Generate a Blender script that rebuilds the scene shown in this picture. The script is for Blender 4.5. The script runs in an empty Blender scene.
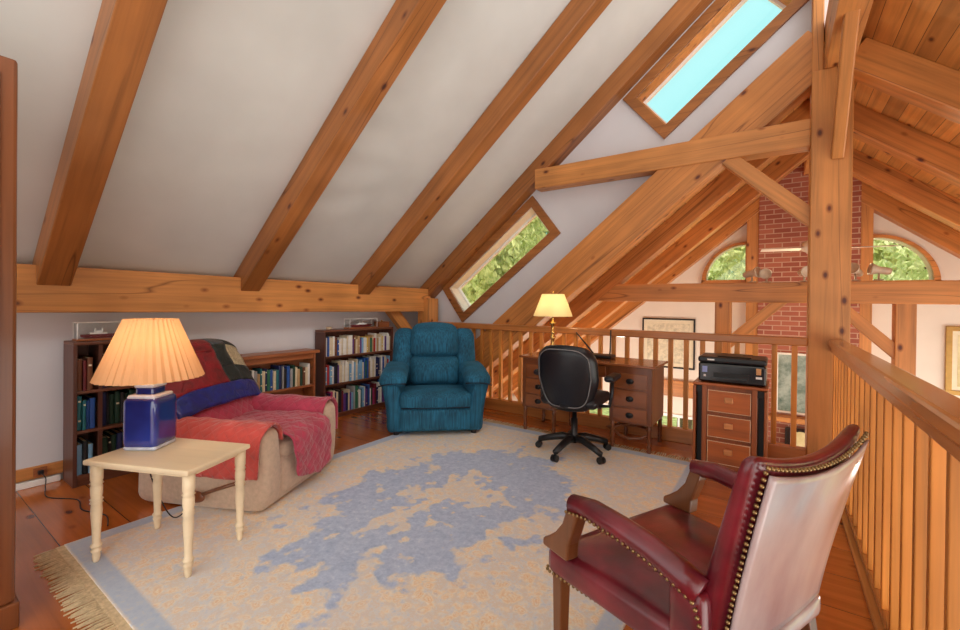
import bpy, bmesh, math, random
from mathutils import Vector, Matrix, Euler
random.seed(7)
S = bpy.context.scene
COL = S.collection
pi = math.pi
R = math.radians
TAN = 0.8248
TH = math.atan(TAN)

# ---------------------------------------------------------------- materials
def lin(r, g, b):
    f = lambda c: (c / 255 / 12.92) if c / 255 <= .04045 else ((c / 255 + .055) / 1.055) ** 2.4
    return (f(r), f(g), f(b), 1)

class NT:
    def __init__(s, name):
        s.m = bpy.data.materials.new(name); s.m.use_nodes = True
        s.n = s.m.node_tree.nodes; s.l = s.m.node_tree.links
        s.b = s.n['Principled BSDF']; s.out = s.n['Material Output']
    def add(s, t, **kw):
        n = s.n.new(t)
        for k, v in kw.items():
            if k.startswith('i_'):
                n.inputs[k[2:].replace('_', ' ')].default_value = v
            else: setattr(n, k, v)
        return n
    def link(s, a, ao, b, bi): s.l.new(a.outputs[ao], b.inputs[bi])
    def coords(s, scale=(1, 1, 1), out='Object'):
        tc = s.add('ShaderNodeTexCoord'); mp = s.add('ShaderNodeMapping')
        mp.inputs['Scale'].default_value = scale
        s.link(tc, out, mp, 'Vector'); return mp
    def ramp(s, stops):
        r = s.add('ShaderNodeValToRGB'); e = r.color_ramp.elements
        e[0].position, e[0].color = stops[0]; e[1].position, e[1].color = stops[-1]
        for p, c in stops[1:-1]:
            q = e.new(p); q.color = c
        return r
    def mix(s, blend='MIX', fac=.5):
        m = s.add('ShaderNodeMix', data_type='RGBA', blend_type=blend); m.inputs[0].default_value = fac; return m
    def math(s, op, a=None, b=None):
        m = s.add('ShaderNodeMath', operation=op)
        if a is not None: m.inputs[0].default_value = a
        if b is not None: m.inputs[1].default_value = b
        return m
    def bump(s, src, so, strength=.3, dist=.01):
        b = s.add('ShaderNodeBump'); b.inputs['Strength'].default_value = strength; b.inputs['Distance'].default_value = dist
        s.link(src, so, b, 'Height'); s.link(b, 'Normal', s.b, 'Normal'); return b

def plain(name, rgb, rough=.6, metal=0, noise=.12, scale=20, coat=0, bump=0, sheen=0):
    t = NT(name); c = lin(*rgb)
    mp = t.coords((scale,) * 3)
    nz = t.add('ShaderNodeTexNoise'); nz.inputs['Scale'].default_value = 1; nz.inputs['Detail'].default_value = 3
    t.link(mp, 'Vector', nz, 'Vector')
    lo = tuple(x * (1 - noise) for x in c[:3]) + (1,); hi = tuple(min(1, x * (1 + noise)) for x in c[:3]) + (1,)
    r = t.ramp([(.3, lo), (.7, hi)]); t.link(nz, 'Fac', r, 'Fac'); t.link(r, 'Color', t.b, 'Base Color')
    t.b.inputs['Roughness'].default_value = rough; t.b.inputs['Metallic'].default_value = metal
    t.b.inputs['Coat Weight'].default_value = coat; t.b.inputs['Coat Roughness'].default_value = .15
    t.b.inputs['Sheen Weight'].default_value = sheen
    if bump: t.bump(nz, 'Fac', bump, .004)
    return t.m

def wood(name, rgb, axis='X', rough=.45, dark=.60, light=1.24, knots=True, seam=None, seamaxis=None, coat=0, fine=1.0, crack=True):
    """oiled timber: grain runs along axis; seam = plank width across seamaxis"""
    t = NT(name); c = lin(*rgb)
    k = {'X': 0, 'Y': 1, 'Z': 2}
    sc = [20 * fine] * 3; sc[k[axis]] = .8
    oi = t.add('ShaderNodeObjectInfo')
    tc = t.add('ShaderNodeTexCoord')
    addv = t.add('ShaderNodeVectorMath', operation='MULTIPLY_ADD')
    cv = t.add('ShaderNodeCombineXYZ')
    for i in range(3): t.link(oi, 'Random', cv, i)
    t.link(cv, 'Vector', addv, 0); addv.inputs[1].default_value = (17, 23, 31)
    t.link(tc, 'Object', addv, 2)
    src = addv
    plankval = None
    if seam:
        sep = t.add('ShaderNodeSeparateXYZ'); t.link(tc, 'Object', sep, 'Vector')
        d = t.math('DIVIDE', b=seam); t.link(sep, k[seamaxis], d, 0)
        fl = t.math('FLOOR'); t.link(d, 0, fl, 0)
        wn = t.add('ShaderNodeTexWhiteNoise', noise_dimensions='1D'); t.link(fl, 0, wn, 'W')
        plankval = wn
        add2 = t.add('ShaderNodeVectorMath', operation='MULTIPLY_ADD')
        t.link(wn, 'Color', add2, 0); add2.inputs[1].default_value = (13, 13, 13); t.link(addv, 'Vector', add2, 2)
        src = add2
        fr = t.math('FRACT'); t.link(d, 0, fr, 0)
        s1 = t.math('SUBTRACT', b=.5); t.link(fr, 0, s1, 0)
        ab = t.math('ABSOLUTE'); t.link(s1, 0, ab, 0)
        seamf = t.math('GREATER_THAN', b=.5 - .0022 / seam); t.link(ab, 0, seamf, 0)
    mp = t.add('ShaderNodeMapping'); mp.inputs['Scale'].default_value = sc; t.link(src, 'Vector', mp, 'Vector')
    nz = t.add('ShaderNodeTexNoise'); nz.inputs['Scale'].default_value = 1; nz.inputs['Detail'].default_value = 5; nz.inputs['Roughness'].default_value = .6
    nz.inputs['Distortion'].default_value = .4
    t.link(mp, 'Vector', nz, 'Vector')
    D = lambda f: tuple(min(1, x * f) for x in c[:3]) + (1,)
    r = t.ramp([(.25, D(dark)), (.5, c), (.75, D(light))]); t.link(nz, 'Fac', r, 'Fac')
    col, co = r, 'Color'
    # broad tone
    n2 = t.add('ShaderNodeTexNoise'); n2.inputs['Scale'].default_value = 1.7; n2.inputs['Detail'].default_value = 2
    t.link(src, 'Vector', n2, 'Vector')
    r2 = t.ramp([(.3, (.78, .76, .72, 1)), (.7, (1.1, 1.1, 1.08, 1))]); t.link(n2, 'Fac', r2, 'Fac')
    m = t.mix('MULTIPLY', 1); t.link(col, co, m, 6); t.link(r2, 'Color', m, 7); col, co = m, 2
    if plankval:
        r3 = t.ramp([(0, (.74, .72, .70, 1)), (1, (1.12, 1.12, 1.12, 1))]); t.link(plankval, 'Value', r3, 'Fac')
        m = t.mix('MULTIPLY', 1); t.link(col, co, m, 6); t.link(r3, 'Color', m, 7); col, co = m, 2
    if crack:
        cs = [6.0] * 3; cs[k[axis]] = .22
        mc = t.add('ShaderNodeMapping'); mc.inputs['Scale'].default_value = cs; t.link(src, 'Vector', mc, 'Vector')
        nc = t.add('ShaderNodeTexNoise'); nc.inputs['Scale'].default_value = 1; nc.inputs['Detail'].default_value = 1
        t.link(mc, 'Vector', nc, 'Vector')
        rc = t.ramp([(.494, (1, 1, 1, 1)), (.5, (.30, .22, .18, 1)), (.506, (1, 1, 1, 1))]); t.link(nc, 'Fac', rc, 'Fac')
        m = t.mix('MULTIPLY', .8); t.link(col, co, m, 6); t.link(rc, 'Color', m, 7); col, co = m, 2
    if knots:
        ks = [7.2] * 3; ks[k[axis]] = 4.0
        mk = t.add('ShaderNodeMapping'); mk.inputs['Scale'].default_value = ks; t.link(src, 'Vector', mk, 'Vector')
        vo = t.add('ShaderNodeTexVoronoi'); vo.inputs['Scale'].default_value = 1; t.link(mk, 'Vector', vo, 'Vector')
        sel = t.math('GREATER_THAN', b=.40); sp = t.add('ShaderNodeSeparateColor'); t.link(vo, 'Color', sp, 'Color'); t.link(sp, 0, sel, 0)
        rk = t.ramp([(.0, (.12, .06, .05, 1)), (.075, (.24, .12, .08, 1)), (.11, (.6, .46, .38, 1)), (.19, (1, 1, 1, 1))]); t.link(vo, 'Distance', rk, 'Fac')
        m = t.mix('MULTIPLY', 1); t.link(sel, 0, m, 0); t.link(col, co, m, 6); t.link(rk, 'Color', m, 7); col, co = m, 2
    if seam:
        m = t.mix('MIX', 1); t.link(seamf, 0, m, 0); t.link(col, co, m, 6); m.inputs[7].default_value = D(.16); col, co = m, 2
    t.link(col, co, t.b, 'Base Color')
    t.b.inputs['Roughness'].default_value = rough
    t.b.inputs['Coat Weight'].default_value = coat; t.b.inputs['Coat Roughness'].default_value = .12
    t.bump(nz, 'Fac', .08, .003)
    return t.m

def glass(name, tint=(1, 1, 1, 1), refl=.05, rough=.02):
    t = NT(name)
    g = t.add('ShaderNodeBsdfGlossy'); g.inputs['Roughness'].default_value = rough
    tr = t.add('ShaderNodeBsdfTransparent'); tr.inputs['Color'].default_value = tint
    mx = t.add('ShaderNodeMixShader'); mx.inputs[0].default_value = refl
    t.l.new(tr.outputs[0], mx.inputs[1]); t.l.new(g.outputs[0], mx.inputs[2]); t.l.new(mx.outputs[0], t.out.inputs['Surface'])
    return t.m

M = {}
PINE = (202, 136, 74); RAFT = (160, 101, 52)
for ax in 'XYZ': M['pine' + ax] = wood('pine_timber_' + ax, PINE, ax)
M['grafter'] = wood('great_room_timber', (196, 128, 66), 'X', rough=.4)
M['rafter'] = wood('rafter_timber', RAFT, 'X', rough=.38)
M['rail'] = wood('railing_wood', (190, 120, 62), 'X', rough=.32, knots=False, crack=False, coat=.2)
M['railY'] = wood('railing_wood_lengthwise', (196, 132, 72), 'Y', rough=.22, coat=.5, crack=False)
M['balus'] = wood('baluster_wood', (220, 144, 66), 'Z', rough=.4, knots=False, crack=False)
M['plank'] = wood('ceiling_planks', (212, 148, 78), 'X', rough=.5, seam=.145, seamaxis='Y', crack=False)
M['floor'] = wood('floor_planks', (186, 104, 46), 'X', rough=.22, seam=.30, seamaxis='Y', coat=.55, crack=False, dark=.72)
M['greatfloor'] = wood('lower_floor_planks', (190, 120, 66), 'X', rough=.3, seam=.15, seamaxis='Y')
M['desk'] = wood('mahogany_stain', (118, 64, 32), 'Z', rough=.3, knots=False, coat=.35, crack=False, dark=.7)
M['deskX'] = wood('mahogany_stain_lengthwise', (138, 78, 40), 'X', rough=.26, knots=False, coat=.5, crack=False, dark=.7)
M['cab'] = wood('walnut_veneer', (178, 94, 38), 'X', rough=.34, knots=False, coat=.15, crack=False, dark=.6)
M['cabZ'] = wood('walnut_veneer_upright', (150, 80, 36), 'Z', rough=.36, knots=False, coat=.12, crack=False, dark=.6)
M['knobwood'] = wood('pale_walnut_block', (204, 136, 82), 'X', rough=.3, knots=False, crack=False)
M['bookcase'] = wood('dark_bookcase_wood', (92, 52, 40), 'Z', rough=.4, knots=False, crack=False)
M['bookcaseY'] = wood('dark_bookcase_shelf', (112, 66, 46), 'Y', rough=.4, knots=False, crack=False)
M['lowcase'] = wood('brown_bookcase_wood', (160, 94, 54), 'Y', rough=.4, knots=False, crack=False)
M['armoire'] = wood('cherry_armoire', (116, 66, 36), 'Z', rough=.35, knots=False, crack=False, coat=.2)
M['armwood'] = wood('chair_show_wood', (120, 72, 40), 'Z', rough=.3, knots=False, crack=False, coat=.3)
M['pale'] = wood('pale_painted_maple', (240, 222, 190), 'X', rough=.4, knots=False, crack=False, dark=.93, light=1.04)
M['wall'] = plain('wall_plaster', (208, 207, 211), .85, noise=.03, scale=3)
M['ceil'] = plain('ceiling_plaster', (200, 201, 198), .8, noise=.05, scale=2)
M['gwall'] = plain('great_room_plaster', (234, 224, 208), .85, noise=.03, scale=3)
M['white'] = plain('white_paint', (236, 234, 230), .5, noise=.02)
M['offwhite'] = plain('off_white_enamel', (226, 214, 196), .4, noise=.03)
M['black'] = plain('black_plastic', (22, 23, 27), .35, noise=.1)
M['blackgloss'] = plain('black_gloss', (16, 16, 20), .15, noise=.1, coat=.5)
M['blackleather'] = plain('black_leather', (13, 15, 24), .36, noise=.2, scale=60, bump=.15)
M['greypipe'] = plain('grey_piping', (120, 120, 122), .5)
M['pewter'] = plain('dark_pewter', (52, 50, 50), .35, metal=.8)
M['iron'] = plain('black_iron', (18, 17, 17), .5)
M['brass'] = plain('brass', (226, 186, 110), .25, metal=1, noise=.05)
M['nail'] = plain('antique_brass_nail', (150, 124, 84), .36, metal=.9, noise=.2)
M['gold'] = plain('gilt_frame', (178, 138, 72), .4, metal=.5)
M['cord'] = plain('black_cord', (24, 22, 22), .5)
M['glass'] = glass('window_glass')
M['acrylic'] = glass('clear_acrylic', (.97, .98, .98, 1), .012, .25)
M['beige'] = plain('beige_chenille', (196, 172, 150), .9, noise=.1, scale=40, sheen=.3, bump=.2)
M['bark'] = plain('tree_bark', (92, 74, 58), .9, noise=.3, scale=8)
M['ivory'] = plain('ivory_spotlight_metal', (206, 184, 156), .45)
M['mortarwhite'] = plain('white_picture_frame', (238, 230, 214), .5)

def leather():
    t = NT('burgundy_leather')
    mp = t.coords((9, 9, 9)); nz = t.add('ShaderNodeTexNoise'); nz.inputs['Scale'].default_value = 1; nz.inputs['Detail'].default_value = 6
    t.link(mp, 'Vector', nz, 'Vector')
    r = t.ramp([(.25, lin(64, 8, 22)), (.5, lin(106, 14, 32)), (.8, lin(140, 30, 48))]); t.link(nz, 'Fac', r, 'Fac'); t.link(r, 'Color', t.b, 'Base Color')
    n2 = t.add('ShaderNodeTexNoise'); n2.inputs['Scale'].default_value = 14; n2.inputs['Detail'].default_value = 4; t.link(mp, 'Vector', n2, 'Vector')
    t.b.inputs['Roughness'].default_value = .3; t.b.inputs['Coat Weight'].default_value = .6; t.b.inputs['Coat Roughness'].default_value = .22
    t.bump(n2, 'Fac', .12, .003); return t.m
M['leather'] = leather()

def glare_leather():
    t = NT('outside_back_leather_painted_glare')
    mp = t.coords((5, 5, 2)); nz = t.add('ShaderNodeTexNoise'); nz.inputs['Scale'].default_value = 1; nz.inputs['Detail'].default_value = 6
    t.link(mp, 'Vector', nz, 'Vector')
    r = t.ramp([(.3, lin(126, 86, 90)), (.45, lin(164, 138, 142)), (.75, lin(204, 190, 190))]); t.link(nz, 'Fac', r, 'Fac'); t.link(r, 'Color', t.b, 'Base Color')  # pale greys paint the glare on the burgundy leather into its colour
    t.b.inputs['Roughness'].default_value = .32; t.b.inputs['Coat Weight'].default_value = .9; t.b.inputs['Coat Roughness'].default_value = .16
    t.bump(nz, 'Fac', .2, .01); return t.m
M['backleather'] = glare_leather()

def velvet(name, rgb, stripes=True):
    t = NT(name); c = lin(*rgb)
    mp = t.coords((95, 95, 3)); nz = t.add('ShaderNodeTexNoise'); nz.inputs['Scale'].default_value = 1; nz.inputs['Detail'].default_value = 2
    t.link(mp, 'Vector', nz, 'Vector')
    D = lambda f: tuple(x * f for x in c[:3]) + (1,)
    r = t.ramp([(.3, D(.5)), (.7, D(1.35))]); t.link(nz, 'Fac', r, 'Fac')
    n2 = t.add('ShaderNodeTexNoise'); n2.inputs['Scale'].default_value = 6; tc = t.coords(); t.link(tc, 'Vector', n2, 'Vector')
    r2 = t.ramp([(.35, (.75, .75, .75, 1)), (.65, (1.15, 1.15, 1.15, 1))]); t.link(n2, 'Fac', r2, 'Fac')
    m = t.mix('MULTIPLY', 1); t.link(r, 'Color', m, 6); t.link(r2, 'Color', m, 7); t.link(m, 2, t.b, 'Base Color')
    t.b.inputs['Roughness'].default_value = .85; t.b.inputs['Sheen Weight'].default_value = .5
    t.b.inputs['Sheen Tint'].default_value = c
    t.bump(nz, 'Fac', .35, .004); return t.m
M['teal'] = velvet('teal_corduroy_velour', (24, 92, 122))
M['tealdark'] = plain('dark_teal_piping', (8, 30, 46), .8)

def quilted(name, rgb, size=.055):
    t = NT(name); c = lin(*rgb)
    tc = t.add('ShaderNodeTexCoord'); sep = t.add('ShaderNodeSeparateXYZ'); t.link(tc, 'UV', sep, 'Vector')
    hs = []
    for op in ('ADD', 'SUBTRACT'):
        a = t.math(op); t.link(sep, 0, a, 0); t.link(sep, 1, a, 1)
        d = t.math('DIVIDE', b=size * 1.414); t.link(a, 0, d, 0)
        f = t.math('FRACT'); t.link(d, 0, f, 0)
        s = t.math('SUBTRACT', b=.5); t.link(f, 0, s, 0); ab = t.math('ABSOLUTE'); t.link(s, 0, ab, 0)
        q = t.math('MULTIPLY', b=-2); t.link(ab, 0, q, 0); p = t.math('ADD', b=1); t.link(q, 0, p, 0)
        sq = t.math('POWER', b=.5); t.link(p, 0, sq, 0); hs.append(sq)
    mn = t.math('MINIMUM'); t.link(hs[0], 0, mn, 0); t.link(hs[1], 0, mn, 1)
    nz = t.add('ShaderNodeTexNoise'); nz.inputs['Scale'].default_value = 9; t.link(tc, 'UV', nz, 'Vector')
    r = t.ramp([(.3, tuple(x * .85 for x in c[:3]) + (1,)), (.7, tuple(min(1, x * 1.15) for x in c[:3]) + (1,))]); t.link(nz, 'Fac', r, 'Fac'); t.link(r, 'Color', t.b, 'Base Color')
    t.b.inputs['Roughness'].default_value = .7; t.b.inputs['Sheen Weight'].default_value = .4
    t.bump(mn, 0, .55, .012); return t.m
M['coral'] = quilted('coral_quilted_cotton', (196, 70, 62))
M['rose'] = quilted('rose_quilted_cotton', (178, 50, 80))

def satin(name, rgb, rough=.35, scale=14, bump=.6):
    t = NT(name); c = lin(*rgb); mp = t.coords((scale,) * 3)
    nz = t.add('ShaderNodeTexNoise'); nz.inputs['Scale'].default_value = 1; nz.inputs['Detail'].default_value = 3; nz.inputs['Distortion'].default_value = 1
    t.link(mp, 'Vector', nz, 'Vector')
    r = t.ramp([(.3, tuple(x * .6 for x in c[:3]) + (1,)), (.7, tuple(min(1, x * 1.4) for x in c[:3]) + (1,))]); t.link(nz, 'Fac', r, 'Fac'); t.link(r, 'Color', t.b, 'Base Color')
    t.b.inputs['Roughness'].default_value = rough; t.b.inputs['Sheen Weight'].default_value = .08
    t.bump(nz, 'Fac', bump, .02); return t.m
M['q_red'] = satin('crimson_velvet', (128, 16, 28), .5)
M['q_black'] = satin('black_green_velvet', (22, 32, 30), .6)
M['q_cream'] = satin('cream_brocade', (176, 160, 128), .6, 60, .3)
M['q_blue'] = satin('royal_blue_satin', (18, 30, 120), .28)
M['q_maroon'] = satin('maroon_velvet', (70, 12, 28), .6)
M['q_grey'] = satin('slate_grey_satin', (70, 78, 84), .5)

def rugmat():
    t = NT('faded_persian_wool')
    tc = t.add('ShaderNodeTexCoord'); sep = t.add('ShaderNodeSeparateXYZ'); t.link(tc, 'Object', sep, 'Vector')
    # warped elliptical distance from the medallion
    nz = t.add('ShaderNodeTexNoise'); nz.inputs['Scale'].default_value = 2.6; nz.inputs['Detail'].default_value = 3; t.link(tc, 'Object', nz, 'Vector')
    nf = t.add('ShaderNodeTexNoise'); nf.inputs['Scale'].default_value = 11; nf.inputs['Detail'].default_value = 4; t.link(tc, 'Object', nf, 'Vector')
    dx = t.math('DIVIDE', b=1.05); t.link(sep, 0, dx, 0); dy = t.math('DIVIDE', b=1.55); t.link(sep, 1, dy, 0)
    x2 = t.math('POWER', b=2); ax = t.math('ABSOLUTE'); t.link(dx, 0, ax, 0); t.link(ax, 0, x2, 0)
    y2 = t.math('POWER', b=2); ay = t.math('ABSOLUTE'); t.link(dy, 0, ay, 0); t.link(ay, 0, y2, 0)
    sm = t.math('ADD'); t.link(x2, 0, sm, 0); t.link(y2, 0, sm, 1); rt = t.math('SQRT'); t.link(sm, 0, rt, 0)
    n1 = t.math('MULTIPLY_ADD'); n1.inputs[1].default_value = 1.3; n1.inputs[2].default_value = -.65; t.link(nz, 'Fac', n1, 0)
    n2 = t.math('MULTIPLY_ADD'); n2.inputs[1].default_value = .7; n2.inputs[2].default_value = -.35; t.link(nf, 'Fac', n2, 0)
    a1 = t.math('ADD'); t.link(rt, 0, a1, 0); t.link(n1, 0, a1, 1); a2 = t.math('ADD'); t.link(a1, 0, a2, 0); t.link(n2, 0, a2, 1)
    W, K = (1, 1, 1, 1), (0, 0, 0, 1)
    mask = t.ramp([(.0, K), (.20, K), (.25, W), (.58, W), (.66, K), (1, K)]); t.link(a2, 0, mask, 'Fac')
    # floral dapple
    wv = t.add('ShaderNodeVectorMath', operation='MULTIPLY_ADD'); t.link(nf, 'Color', wv, 0); wv.inputs[1].default_value = (.11, .11, .0); t.link(tc, 'Object', wv, 2)
    vo = t.add('ShaderNodeTexVoronoi'); vo.inputs['Scale'].default_value = 19; t.link(wv, 'Vector', vo, 'Vector')
    n3 = t.add('ShaderNodeTexNoise'); n3.inputs['Scale'].default_value = 34; n3.inputs['Detail'].default_value = 5; n3.inputs['Roughness'].default_value = .7; t.link(tc, 'Object', n3, 'Vector')
    warm = t.ramp([(.30, lin(204, 208, 216)), (.44, lin(242, 234, 218)), (.55, lin(242, 214, 172)), (.70, lin(250, 246, 238))]); t.link(n3, 'Fac', warm, 'Fac')
    fl = t.ramp([(.10, lin(222, 172, 116)), (.16, lin(250, 240, 216)), (.26, lin(222, 184, 142)), (.40, lin(244, 232, 210)), (.6, lin(200, 210, 224))]); t.link(vo, 'Distance', fl, 'Fac')
    m1 = t.mix('MIX', .38); t.link(warm, 'Color', m1, 6); t.link(fl, 'Color', m1, 7)
    ng = t.add('ShaderNodeTexNoise'); ng.inputs['Scale'].default_value = 3.2; ng.inputs['Detail'].default_value = 2; t.link(tc, 'Object', ng, 'Vector')
    rg = t.ramp([(.40, W), (.60, K)]); t.link(ng, 'Fac', rg, 'Fac')
    mg = t.mix('MIX', .5); gm = t.math('MULTIPLY', b=.3); t.link(rg, 'Color', gm, 0); t.link(gm, 0, mg, 0); t.link(m1, 2, mg, 6); mg.inputs[7].default_value = lin(206, 214, 226)
    blue = t.ramp([(.3, lin(160, 180, 212)), (.6, lin(190, 206, 232)), (.8, lin(228, 234, 242))]); t.link(n3, 'Fac', blue, 'Fac')
    m2 = t.mix('MIX', 1); t.link(mask, 'Color', m2, 0); t.link(mg, 2, m2, 6); t.link(blue, 'Color', m2, 7)
    # border: distance to the edge (half sizes 1.285 x 1.72)
    ex = t.math('ABSOLUTE'); t.link(sep, 0, ex, 0); ey = t.math('ABSOLUTE'); t.link(sep, 1, ey, 0)
    qx = t.math('SUBTRACT', a=1.285); t.link(ex, 0, qx, 1); qy = t.math('SUBTRACT', a=1.64); t.link(ey, 0, qy, 1)
    mn = t.math('MINIMUM'); t.link(qx, 0, mn, 0); t.link(qy, 0, mn, 1)
    rb = t.ramp([(.0, (0, 0, 0, 1)), (.012, W), (.085, W), (.10, K), (1, K)]); t.link(mn, 0, rb, 'Fac')
    edge = t.ramp([(0, lin(160, 180, 208)), (.55, lin(188, 202, 220)), (.8, lin(214, 208, 196))]); t.link(n3, 'Fac', edge, 'Fac')
    m3 = t.mix('MIX', 1); t.link(rb, 'Color', m3, 0); t.link(m2, 2, m3, 6); t.link(edge, 'Color', m3, 7)
    t.link(m3, 2, t.b, 'Base Color'); t.b.inputs['Roughness'].default_value = .95
    t.bump(n3, 'Fac', .25, .004); return t.m
M['rug'] = rugmat()
M['fringe'] = plain('rug_fringe_cotton', (206, 186, 150), .95, noise=.2, scale=60)

def brickmat():
    t = NT('red_brick')
    mp = t.coords((1, 1, 1)); sw = t.add('ShaderNodeSeparateXYZ'); t.link(mp, 'Vector', sw, 'Vector')
    ad = t.math('ADD'); t.link(sw, 0, ad, 0); t.link(sw, 1, ad, 1)
    cb = t.add('ShaderNodeCombineXYZ'); t.link(ad, 0, cb, 0); t.link(sw, 2, cb, 1)
    b = t.add('ShaderNodeTexBrick'); b.inputs['Scale'].default_value = 1; b.inputs['Brick Width'].default_value = .215; b.inputs['Row Height'].default_value = .0725
    b.inputs['Mortar Size'].default_value = .007; b.inputs['Color1'].default_value = lin(176, 104, 80); b.inputs['Color2'].default_value = lin(148, 80, 62); b.inputs['Mortar'].default_value = lin(190, 154, 130)
    t.link(cb, 'Vector', b, 'Vector'); t.link(b, 'Color', t.b, 'Base Color'); t.b.inputs['Roughness'].default_value = .9
    t.bump(b, 'Fac', -.3, .006); return t.m
M['brick'] = brickmat()

def shade(name, rgb, dens=.5):
    t = NT(name)
    d = t.add('ShaderNodeBsdfDiffuse'); d.inputs['Color'].default_value = lin(*rgb)
    tr = t.add('ShaderNodeBsdfTranslucent'); tr.inputs['Color'].default_value = lin(*rgb)
    mx = t.add('ShaderNodeMixShader'); mx.inputs[0].default_value = dens
    t.l.new(d.outputs[0], mx.inputs[1]); t.l.new(tr.outputs[0], mx.inputs[2]); t.l.new(mx.outputs[0], t.out.inputs['Surface']); return t.m
def frosted():
    t = NT('frosted_glass_added_bowl'); d = t.add('ShaderNodeBsdfTranslucent'); d.inputs['Color'].default_value = lin(244, 232, 206)
    tr = t.add('ShaderNodeBsdfTransparent'); tr.inputs['Color'].default_value = lin(244, 232, 206); mx = t.add('ShaderNodeMixShader'); mx.inputs[0].default_value = .7
    t.l.new(d.outputs[0], mx.inputs[1]); t.l.new(tr.outputs[0], mx.inputs[2]); t.l.new(mx.outputs[0], t.out.inputs['Surface']); return t.m
M['frosted'] = frosted()
M['shade1'] = shade('pleated_peach_lampshade', (234, 188, 142), .42)
M['shade2'] = shade('cream_lampshade', (240, 226, 176), .5)

def cobalt():
    t = NT('cobalt_glazed_ceramic'); mp = t.coords((5, 5, 5)); nz = t.add('ShaderNodeTexNoise'); nz.inputs['Scale'].default_value = 1; t.link(mp, 'Vector', nz, 'Vector')
    r = t.ramp([(.3, lin(26, 36, 104)), (.7, lin(44, 62, 150))]); t.link(nz, 'Fac', r, 'Fac'); t.link(r, 'Color', t.b, 'Base Color')
    t.b.inputs['Roughness'].default_value = .08; t.b.inputs['Coat Weight'].default_value = .8; t.b.inputs['Coat Roughness'].default_value = .03; return t.m
M['cobalt'] = cobalt()
M['glaze'] = plain('pale_blue_white_glaze', (196, 204, 222), .12, noise=.15, coat=.6)

def sketch(name, paper, ink, scale):
    t = NT(name); mp = t.coords((scale,) * 3); nz = t.add('ShaderNodeTexNoise'); nz.inputs['Scale'].default_value = 1; nz.inputs['Detail'].default_value = 6; nz.inputs['Roughness'].default_value = .7
    t.link(mp, 'Vector', nz, 'Vector'); r = t.ramp([(.35, lin(*ink)), (.6, lin(*paper))]); t.link(nz, 'Fac', r, 'Fac'); t.link(r, 'Color', t.b, 'Base Color'); t.b.inputs['Roughness'].default_value = .5; return t.m
M['art1'] = sketch('engraving_print', (232, 222, 192), (190, 184, 156), 14)
M['art2'] = sketch('green_landscape_print', (170, 182, 168), (74, 100, 84), 4)
M['art3'] = sketch('pale_watercolour', (230, 218, 168), (196, 178, 120), 3)
M['mat'] = plain('picture_mount_board', (232, 222, 192), .7, noise=.03)

def leafmat(name, a, b):
    t = NT(name); mp = t.coords((1.6,) * 3); nz = t.add('ShaderNodeTexNoise'); nz.inputs['Scale'].default_value = 1; nz.inputs['Detail'].default_value = 6; nz.inputs['Roughness'].default_value = .8
    t.link(mp, 'Vector', nz, 'Vector'); r = t.ramp([(.32, lin(*a)), (.68, lin(*b))]); t.link(nz, 'Fac', r, 'Fac')
    d = t.add('ShaderNodeBsdfDiffuse'); tr = t.add('ShaderNodeBsdfTranslucent'); t.link(r, 'Color', d, 'Color'); t.link(r, 'Color', tr, 'Color')
    mx = t.add('ShaderNodeMixShader'); mx.inputs[0].default_value = .45
    t.l.new(d.outputs[0], mx.inputs[1]); t.l.new(tr.outputs[0], mx.inputs[2]); t.l.new(mx.outputs[0], t.out.inputs['Surface']); return t.m
M['leafA'] = leafmat('maple_leaves', (120, 150, 70), (250, 248, 190))
M['leafB'] = leafmat('birch_leaves', (150, 176, 96), (253, 252, 214))
_bk = {}
def bookmat(rgb):
    if rgb not in _bk: _bk[rgb] = plain('book_cover_%d_%d_%d' % rgb, rgb, .55, noise=.08)
    return _bk[rgb]

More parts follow.
